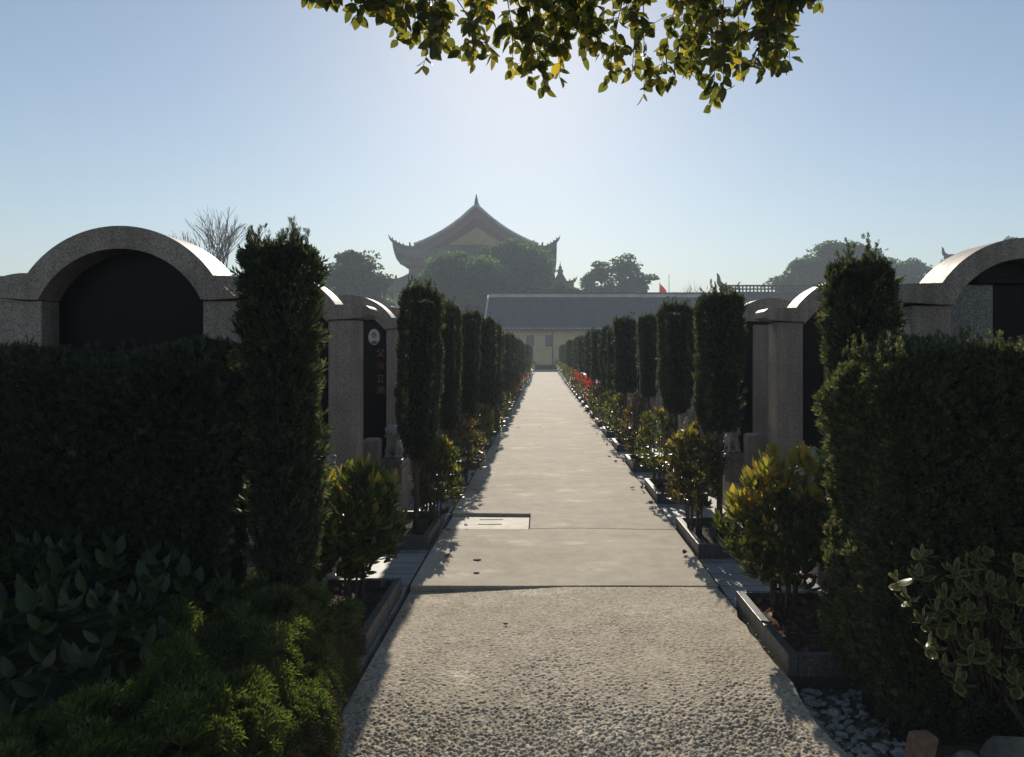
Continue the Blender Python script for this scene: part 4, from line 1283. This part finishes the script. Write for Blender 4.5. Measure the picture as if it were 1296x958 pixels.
# belt of trees closing the view on both flanks (mostly behind tombs)
Y = 105
for i, (px, top) in enumerate(((330, 395), (200, 400), (60, 398), (-120, 392), (-320, 390))):
    far_tree('broadleaf_tree', wx(px, Y), Y, [(0, 0, wz(top + 20, Y), 4.0, 2.8), (-4, 0, wz(top + 26, Y), 3.5, 2.5), (4, 0, wz(top + 26, Y), 3.5, 2.5)], 'low distant tree behind the left tombs, %s' % ('right of the large arch', 'behind the large arch', 'behind the left pillar of the large arch', 'beyond the left border', 'well beyond the left border')[i], .5, 600, 'far_leaf', 220 + i)


def bare_tree(x, y, h, seed, label, spread=.5, depth=6, r0=.09):
    rr = random.Random(seed); m = MB(); tw = MB()
    root = empty('bare_tree', (x, y, -.1), label, 'tree', 'leafless trees in the distance')
    def grow(p, d, L, rad, lv):
        q = p + d * L
        (m if lv < 2 else tw).tube([p, (p + q) / 2 + Vector((rr.uniform(-1, 1), rr.uniform(-1, 1), 0)) * L * .06, q], [rad, rad * .85, rad * .65], 4 if lv > 1 else 6)
        if lv >= depth: return
        for k in range(3 if lv < 4 else 2):
            dd = (d + Vector((rr.uniform(-1, 1), rr.uniform(-1, 1), rr.uniform(-.2, .5))) * spread).normalized()
            grow(p + (q - p) * rr.uniform(.75, 1) if k else q, dd, L * rr.uniform(.68, .85), rad * .70, lv + 1)
    grow(Vector((0, 0, 0)), Vector((0, 0, 1)), h * .27, r0, 0)
    m.build('trunk', 'bark', root); tw.build('twigs', 'bark', root)


Y = 62
bare_tree(wx(282, Y), Y, wz(280, Y) * 1.12, 4, 'fine twigged leafless tree between the large left arch and the shaggy juniper', .42, 6, .14)
Y = 118
bare_tree(wx(872, Y), Y, wz(346, Y) - 1, 5, 'faint leafless tree above the grey roofs right of the flag pole', .4, 5, .10)
bare_tree(wx(887, Y), Y, wz(352, Y) - 1, 6, 'faint leafless tree above the grey roofs beside the flat topped juniper', .4, 5, .10)


# ------------------------------------------------------------------ buildings
def rib_roof(name, mat, parent, x0, x1, ya, za, yb, zb, pitch=.26, sag=.25, amp=.05, thick=.12):
    n = int((x1 - x0) / pitch) * 4; m_ = 9
    xs = np.linspace(x0, x1, n + 1); t = np.linspace(0, 1, m_)
    X, T_ = np.meshgrid(xs, t)
    Yg = ya + (yb - ya) * T_; Zg = za + (zb - za) * T_ - sag * np.sin(PI * T_) * (1 if zb != za else 0) + amp * (.5 + .5 * np.cos((X - x0) / pitch * 2 * PI)) ** 2
    V1 = np.stack([X.ravel(), Yg.ravel(), Zg.ravel()], 1); idx = np.arange(V1.shape[0]).reshape(X.shape)
    F1 = np.stack([idx[:-1, :-1], idx[:-1, 1:], idx[1:, 1:], idx[1:, :-1]], -1).reshape(-1, 4)
    V2 = V1.copy(); V2[:, 2] = (za + (zb - za) * T_ - sag * np.sin(PI * T_)).ravel() - thick
    ed = np.stack([idx[0, :-1], idx[0, 1:], idx[0, 1:] + len(V1), idx[0, :-1] + len(V1)], -1)
    el = np.stack([idx[:-1, 0], idx[1:, 0], idx[1:, 0] + len(V1), idx[:-1, 0] + len(V1)], -1)
    er = np.stack([idx[:-1, -1], idx[1:, -1], idx[1:, -1] + len(V1), idx[:-1, -1] + len(V1)], -1)
    me = quad_mesh(name, np.concatenate([V1, V2]), np.concatenate([F1, F1[:, ::-1] + len(V1), ed, el, er]), None, False)
    return link(name, me, parent, mat)


# long yellow hall closing the path
YB = 78.0
hall = empty('long_hall', (0, YB, 0), 'long yellow walled hall with grey tiled roof at the end of the path', 'building')
x0, x1 = wx(611, 77), 19.6
m = MB(); m.box(x0 + .5, x1, 0, 11.8, -.1, 4.55); m.build('wall', 'yellow_wall', hall)
m = MB(); m.box(x0 + .45, x1 + .02, -.06, -.002, -.1, .45); m.build('wall_base', 'ridge_dark', hall)
zr = wz(376, YB + 6)
rib_roof('roof', 'roof', hall, x0, x1, -1.0, wz(416, YB - 1), 6.0, zr, .27, .22, .06)
rib_roof('roof', 'roof', hall, x0, x1, 13.0, wz(416, YB - 1), 6.0, zr, .27, .22, .06)
m = MB(); m.box(x0 + .1, x1, -.92, -.80, wz(420, YB) + .03, wz(416, YB)); m.build('eave_board', 'redwood', hall)
m = MB()
n_ = int((x1 - x0) / .27)
for i in range(n_): m.lathe(0, 0, [(.0, 0)], 3) if False else m.box(x0 + .27 * i - .06, x0 + .27 * i + .06, -1.07, -1.003, wz(416, YB - 1) - .08, wz(416, YB - 1) + .05)
m.build('eave_tiles', 'ridge_white', hall)['kind'] = 'stuff'
m = MB(); m.box(x0 + .2, x1, 5.85, 6.15, zr - .1, zr + .28); m.build('ridge', 'ridge_white', hall)
m = MB(); m.box(x0 + .1, x1, 5.75, 6.25, zr + .28, zr + .45); m.tube([(x0 - .5, 6, zr + .62), (x0, 6, zr + .42), (x0 + .9, 6, zr + .38)], [.10, .16, .18], 6)
m.build('ridge_cap', 'ridge_dark', hall)
m = MB()
t_ = np.linspace(0, 1, 9)
m.tube([(x0 + .05, -1.0 + 7 * t, wz(416, YB - 1) + (zr - wz(416, YB - 1)) * t - .22 * math.sin(PI * t) + .1) for t in t_], .10, 6)
m.build('verge', 'ridge_white', hall)
for i, px in enumerate((623, 647, 671, 695, 737, 761, 803, 827)):
    xw = wx(px, YB); zc = wz(432, YB)
    fr = MB()
    w2, h2 = .42, .60
    for a in ((-w2 - .14, -w2, -h2 - .1, h2 + .14), (w2, w2 + .14, -h2 - .1, h2 + .14), (-w2, w2, h2, h2 + .14), (-w2, w2, -h2 - .1, -h2)):
        fr.box(xw + a[0], xw + a[1], -.08, -.003, zc + a[2], zc + a[3])
    f_ = fr.build('window', 'cream', hall)
    g_ = MB(); g_.box(xw - w2, xw + w2, -.04, -.004, zc - h2, zc + h2); g_.build('pane', 'glass', f_)
m = MB(); xq = wx(699.5, YB); m.tube([(xq, -.09, 0), (xq, -.09, 2.2)], .05, 8); m.tube([(xq, -.09, 2.2), (xq, -.09, 4.2)], .045, 8); m.build('downpipe', 'pipe', hall)
m = MB(); m.box(wx(735, 75.5), wx(744, 75.5), 75.2, 75.9, -.03, 1.05)
o = m.build('stone_block', 'marble', None, .03); tag(o, 'small pale stone block at the far right end of the path', 'stone block')


def ridge_hall(name, label, xa, xb, yf, depth, z_eave, z_ridge, rows=2, horn=True, wall='cream', roofm='roof', hornscale=1.):
    root = empty(name, ((xa + xb) / 2, yf, 0), label, 'building'); w = (xb - xa) / 2
    m = MB(); m.box(-w + .5, w - .5, 0, depth, -.1, z_eave - .1); m.build('wall', wall, root)
    rib_roof('roof', roofm, root, -w, w, -1.0, z_eave, depth / 2, z_ridge, .3, .3, .06)
    rib_roof('roof', roofm, root, -w, w, depth + 1.0, z_eave, depth / 2, z_ridge, .3, .3, .06)
    m = MB(); z = z_ridge - .05
    yc = depth / 2
    for k in range(rows):
        m.box(-w + .3, w - .3, yc - .12, yc + .12, z, z + .16); 
        if k < rows:
            for x in np.arange(-w + .4, w - .4, .42): m.box(x, x + .16, yc - .06, yc + .06, z + .16, z + .38)
        z += .38
    m.box(-w + .2, w - .2, yc - .14, yc + .14, z, z + .18)
    m.build('ridge', 'ridge_dark', root)
    if horn:
        for s_ in (-1, 1):
            h = MB(); k = hornscale
            h.tube([(s_ * (w - 1.6), yc, z - .5), (s_ * (w - .7), yc, z - .1 * k), (s_ * (w - .25), yc, z + .5 * k), (s_ * (w - .2), yc, z + 1.15 * k), (s_ * (w - .05), yc, z + 1.5 * k)], [.42 * k, .40 * k, .28 * k, .17 * k, .08 * k], 7)
            h.build('ridge_finial', 'ridge_dark', root)
    # hips / verges
    h = MB()
    for s_ in (-1, 1):
        h.tube([(s_ * w, -1.0 + (depth / 2 + 1) * t, z_eave + (z_ridge - z_eave) * t - .3 * math.sin(PI * t) + .12) for t in np.linspace(0, 1, 8)], .13, 6)
    h.build('verge', 'ridge_dark', root)
    return root


Y = 88
ridge_hall('ridge_roof_hall', 'grey hall with openwork roof ridge and tall curled finial, right of the flag', wx(907, Y), 52, Y - 5, 10, 5.0, wz(371, Y), 2, True)
Y = 84.5
ridge_hall('low_roof_hall', 'low grey roof ridge with upturned end between the flag pole and the curled finial', wx(858, Y + 2), 19.2, Y + 6.2, 5, 6.6, wz(379, Y + 8.7), 0, True, 'cream', 'roof', .35)
Y = 106
ridge_hall('far_temple_roof', 'distant ridged roof corner rising behind the large right tomb arch', wx(1194, Y), wx(1420, Y), Y - 4, 9, wz(350, Y), wz(330, Y), 2, True, 'redwood', 'roof2', .8)


# main temple hall
def temple():
    YT = 130.; XC = wx(603.5, YT)
    k = YT / F
    root = empty('temple_hall', (XC, YT, -.1), 'tall temple hall with sweeping hip and gable roof and yellow gable above the trees', 'building')
    ridge_z = wz(262, YT)
    prof = [(0, 262), (6, 266.5), (12, 272), (20, 279), (30, 286.5), (42, 294.5), (56, 302), (70, 308.5), (78, 311)]
    D = 34
    # upper gable slopes
    for s_ in (-1, 1):
        vs = []; fs = []; nseg = 100
        ys = np.linspace(-1.2, D, nseg)
        pts = [(s_ * p[0] * k, wz(p[1], YT)) for p in prof]
        m = MB(); up = [(x, z) for x, z in pts]; lo = [(x, z - .55) for x, z in pts]
        poly = up + lo[::-1]; n = len(poly)
        m.add([(x, -1.2, z) for x, z in poly] + [(x, D, z) for x, z in poly], [(i, i + 1, n - 2 - i, n - 1 - i) for i in range(len(up) - 1)] + [(i + n, i + 1 + n, n - 2 - i + n, n - 1 - i + n) for i in range(len(up) - 1)] + [(i, (i + 1) % n, (i + 1) % n + n, i + n) for i in range(n)])
        m.build('gable_roof', 'roof2', root)
        m = MB(); m.tube([(x, -1.25, z + .12) for x, z in pts], .24, 6); m.build('verge_ridge', 'ridge_white', root)
        # barge board
        m = MB()
        b_up = [(x, z - .5) for x, z in pts]; b_lo = [(x * .97, z - 1.9 + .5 * abs(x) / 10) for x, z in pts]
        for i in range(len(pts) - 1):
            m.add([(b_up[i][0], -.95, b_up[i][1]), (b_up[i + 1][0], -.95, b_up[i + 1][1]), (b_lo[i + 1][0], -.95, b_lo[i + 1][1]), (b_lo[i][0], -.95, b_lo[i][1]),
                   (b_up[i][0], -.75, b_up[i][1]), (b_up[i + 1][0], -.75, b_up[i + 1][1]), (b_lo[i + 1][0], -.75, b_lo[i + 1][1]), (b_lo[i][0], -.75, b_lo[i][1])],
                  [(0, 1, 2, 3), (4, 5, 6, 7), (0, 1, 5, 4), (3, 2, 6, 7)])
        m.build('barge_board', 'redwood', root)
    # gable wall
    m = MB()
    xs = [-p[0] * k for p in prof[::-1]] + [p[0] * k for p in prof[1:]]; zs = [wz(p[1], YT) for p in prof[::-1]] + [wz(p[1], YT) for p in prof[1:]]
    m.strip(xs, [z - .6 for z in zs], [wz(322, YT)] * len(xs), .3, .6); m.build('gable_wall', 'redwood', root)
    m = MB(); m.strip([-4.6, -2.6, -1.2, 0, 1.2, 2.6, 4.6], [wz(309, YT) - .6 + .62, wz(300, YT), wz(292.5, YT), wz(288, YT), wz(292.5, YT), wz(300, YT), wz(309, YT) + .02], [wz(309.5, YT)] * 7, .05, .28)
    m.build('gable_panel', 'ochre', root)
    m = MB(); m.box(-.3, .3, -1.3, D, ridge_z - .1, ridge_z + .7)
    m.build('ridge', 'roof2', root)
    for yy in (-1.3, D - .6):
        m = MB(); m.box(-.22, .22, yy, yy + 1.2, ridge_z + .6, ridge_z + 1.2); m.tube([(0, yy + .3, ridge_z + 1.1), (.02, yy + .2, ridge_z + 1.6), (-.02, yy + .25, wz(247, YT))], [.20, .15, .04], 6); m.build('ridge_finial', 'roof2', root)
    # skirt roofs
    def skirt(name, hw_in, hw_out, y_in0, y_out0, z_in, z_out, lift, horn):
        Dd = D
        for side in range(4):
            nu, nv = 300, 8
            u = np.linspace(-1, 1, nu); v = np.linspace(0, 1, nv); U, Vv = np.meshgrid(u, v)
            inner = {0: (hw_in, y_in0), 1: (hw_in, y_in0)}
            yi1 = Dd - 1.5 - y_in0 if False else Dd - (y_in0); yo1 = Dd - (y_out0)
            if side in (0, 2):
                Xg = U * (hw_in + (hw_out - hw_in) * Vv)
                ya, yb = (y_in0, y_out0) if side == 0 else (yi1, yo1)
                Yg = ya + (yb - ya) * Vv; freq = hw_out / .36
            else:
                sg = 1 if side == 1 else -1
                Xg = sg * (hw_in + (hw_out - hw_in) * Vv)
                ya = y_in0 + (y_out0 - y_in0) * Vv; yb = yi1 + (yo1 - yi1) * Vv
                Yg = (ya + yb) / 2 + U * (yb - ya) / 2; freq = (Dd / 2 + 4) / .36
            Zg = z_in + (z_out - z_in) * (1 - (1 - Vv) ** 1.5) + lift * np.abs(U) ** 9 * Vv ** 1.5 + .10 * np.cos(U * freq * PI * 1.0)
            P = np.stack([Xg.ravel(), Yg.ravel(), Zg.ravel()], 1); P2 = P.copy(); P2[:, 2] -= .35
            idx = np.arange(len(P)).reshape(U.shape)
            F1 = np.stack([idx[:-1, :-1], idx[:-1, 1:], idx[1:, 1:], idx[1:, :-1]], -1).reshape(-1, 4)
            e = np.stack([idx[-1, :-1], idx[-1, 1:], idx[-1, 1:] + len(P), idx[-1, :-1] + len(P)], -1)
            link(name, quad_mesh(name, np.concatenate([P, P2]), np.concatenate([F1, F1[:, ::-1] + len(P), e])), root, 'roof2')
        for sx_ in (-1, 1):
            for front in (0, 1):
                yi = y_in0 if not front else D - y_in0; yo = y_out0 if not front else D - y_out0
                m = MB(); pts = []
                for t in np.linspace(0, 1, 9):
                    pts.append((sx_ * (hw_in + (hw_out - hw_in) * t), yi + (yo - yi) * t, z_in + (z_out - z_in) * (1 - (1 - t) ** 1.5) + lift * t ** 1.5 + .25))
                e = pts[-1]; pts += [(e[0] + sx_ * horn * .35, e[1] - .2 * (1 if not front else -1), e[2] + horn * .35), (e[0] + sx_ * horn * .6, e[1] - .3 * (1 if not front else -1), e[2] + horn)]
                m.tube(pts, [.28] * 8 + [.24, .15, .05], 6)
                for q in range(5, 9):      # small ridge beasts
                    p = pts[q]; m.tube([(p[0], p[1], p[2] + .1), (p[0], p[1], p[2] + .55)], [.14, .08], 5)
                for q in (0, 3): p = pts[q]; m.tube([(p[0], p[1], p[2] + .1), (p[0] + .1 * sx_, p[1], p[2] + .9)], [.25, .1], 5)
                m.build('hip_ridge', 'roof2', root)
    skirt('lower_roof', 9.6, 13.5, .3, -4.2, wz(312, YT), wz(333, YT) + .6, 2.35, .95)
    m = MB(); m.box(-11.0, 11.0, -1.2, D + 1.2, wz(366, YT), wz(322, YT)); m.build('upper_wall', 'redwood', root)
    m = MB()
    for s_ in (-1, 1):
        m.box(s_ * 11.0, s_ * 12.6, -2.6, -1.21, wz(336, YT), wz(329, YT))
    m.box(-10.99, 10.99, -2.6, -1.21, wz(338, YT), wz(327, YT)); m.build('brackets', 'redwood', root)
    skirt('outer_roof', 11.1, 16.2, -1.3, -6.8, wz(350, YT), wz(372, YT), 1.3, .9)
    m = MB(); m.box(-13.4, 13.4, -3.6, D + 3.6, 0, wz(366, YT) + .2); m.build('lower_wall', 'yellow_wall', root)


temple()

# pavilion with pointed roof
Y = 125
pv_ = empty('pointed_pavilion', (wx(709, Y), Y, -.1), 'small pavilion with pointed curved roof and spire right of the temple hall', 'building')
zt = wz(346, Y); k = Y / F
m = MB()
prof = [(3.0, wz(374, Y)), (2.3, wz(368, Y)), (1.5, wz(361, Y)), (.85, wz(353, Y)), (.35, zt - .1), (.15, zt + .1)]
vs = []; fs = []
seg = 6
for r_, z in prof:
    for i in range(seg): a = 2 * PI * i / seg + PI / 6; vs.append((r_ * math.cos(a), r_ * math.sin(a), z))
for i in range(len(prof) - 1):
    for j in range(seg): fs.append((i * seg + j, i * seg + (j + 1) % seg, (i + 1) * seg + (j + 1) % seg, (i + 1) * seg + j))
fs.append(tuple(range(seg))); m.add(vs, fs); m.build('roof', 'roof', pv_)
m = MB()
for j in range(seg):
    a = 2 * PI * j / seg + PI / 6
    m.tube([(r_ * math.cos(a), r_ * math.sin(a), z + .06) for r_, z in prof], .10, 5)
m.build('hip_ridges', 'ridge_dark', pv_)
m = MB(); m.lathe(0, 0, [(.28, zt - .1), (.50, zt + .25), (.46, zt + .55), (.22, zt + .8), (.30, zt + 1.0), (.12, zt + 1.25), (.05, zt + 1.6), (.02, wz(330, Y))], 10); m.build('spire', 'ridge_dark', pv_)
m = MB()
for j in range(seg): a = 2 * PI * j / seg + PI / 6; m.tube([(2.0 * math.cos(a), 2.0 * math.sin(a), 0), (2.0 * math.cos(a), 2.0 * math.sin(a), wz(366, Y))], .16, 8)
m.build('columns', 'redwood', pv_)

# flag and poles
Y = 100
fl = empty('flag_pole', (wx(834.8, Y), Y, -.1), 'slim pole flying a drooping red flag above the grey roof', 'flag pole')
m = MB(); m.tube([(0, 0, 0), (0, 0, wz(357, Y))], [.06, .035], 8); m.build('pole', 'metal', fl)
vs = []; fs = []
zt, zb_ = wz(358.5, Y), wz(374, Y)
nn = 10
for i in range(nn + 1):
    t = i / nn
    xw = .05 + .86 * t; dro = .95 * t ** 1.1
    hgt_ = (zt - zb_) * (1 - .62 * t ** .8)
    for j in range(7):
        q = j / 6; vs.append((xw * (1 - .12 * q), .10 * math.sin(t * 7 + q * 2), zt - dro - hgt_ * q + (.0 if j else .0)))
for i in range(nn):
    for j in range(6): a = i * 7 + j; fs.append((a, a + 1, a + 8, a + 7))
m = MB(); m.add(vs, fs, 0, True); o = m.build('flag', 'flag', fl)
sd = o.modifiers.new('s', 'SOLIDIFY'); sd.thickness = .01
m = MB(); m.tube([(0, 0, 0), (0, 0, wz(348, Y) + .1)], [.07, .035], 8); o = m.build('bare_pole', 'metal'); o.location = (wx(846.7, Y), Y, -.1)
tag(o, 'thin bare pole standing just right of the red flag', 'pole')

# ------------------------------------------------------------------ air, sky, sun, camera
hz = MB(); hz.box(-425, 425, -65, 525, -1.6, 31.5)
o = hz.build('haze', [], None); tag(o, kind='stuff', label='thin pale haze hanging over the cemetery', cat='haze')
m = bpy.data.materials.new('haze_air'); m.use_nodes = True; nt = m.node_tree; nt.nodes.clear()
out = nt.nodes.new('ShaderNodeOutputMaterial'); pvv = nt.nodes.new('ShaderNodeVolumePrincipled')
pvv.inputs['Color'].default_value = (.78, .89, 1, 1); pvv.inputs['Density'].default_value = .0024; pvv.inputs['Anisotropy'].default_value = 0.0
nt.links.new(pvv.outputs[0], out.inputs['Volume']); o.data.materials.append(m)

w = bpy.data.worlds.new('World'); scene.world = w; w.use_nodes = True
nt = w.node_tree; bg = nt.nodes['Background']
sky = nt.nodes.new('ShaderNodeTexSky'); sky.sky_type = 'NISHITA'; sky.sun_disc = False
sky.sun_elevation = SUN_EL; sky.sun_rotation = SUN_AZ
sky.altitude = 0; sky.air_density = 1.0; sky.dust_density = .22; sky.ozone_density = .5
nt.links.new(sky.outputs[0], bg.inputs['Color']); bg.inputs['Strength'].default_value = .074

sun = bpy.data.lights.new('sun', 'SUN'); sun.energy = 4.4; sun.angle = R(.6); sun.color = (1, .90, .76)
so = bpy.data.objects.new('sun', sun); COL.objects.link(so)
d = Vector((math.sin(SUN_AZ) * math.cos(SUN_EL), math.cos(SUN_AZ) * math.cos(SUN_EL), math.sin(SUN_EL)))
so.rotation_euler = (-d).to_track_quat('-Z', 'Y').to_euler(); so.location = d * 30

cam = bpy.data.cameras.new('camera'); co = bpy.data.objects.new('camera', cam); COL.objects.link(co)
co.location = (0, 0, H); co.rotation_euler = (PI / 2, 0, 0)
cam.sensor_width = 36; cam.lens = F / 1296 * 36; cam.shift_x = -(CX - 648) / 1296; cam.shift_y = -(479 - HY) / 1296
cam.clip_end = 2000; cam.clip_start = .05
scene.camera = co

vs_ = scene.view_settings
vs_.view_transform = 'Standard'; vs_.look = 'None'; vs_.gamma = 1; vs_.use_curve_mapping = False; vs_.exposure = .46
cy = scene.cycles
cy.use_denoising = True; cy.denoiser = 'OPENIMAGEDENOISE'; cy.denoising_input_passes = 'RGB_ALBEDO_NORMAL'; cy.denoising_prefilter = 'ACCURATE'
cy.max_bounces = 7; cy.diffuse_bounces = 3; cy.glossy_bounces = 3; cy.transmission_bounces = 4; cy.volume_bounces = 0; cy.transparent_max_bounces = 6
cy.caustics_reflective = False; cy.caustics_refractive = False
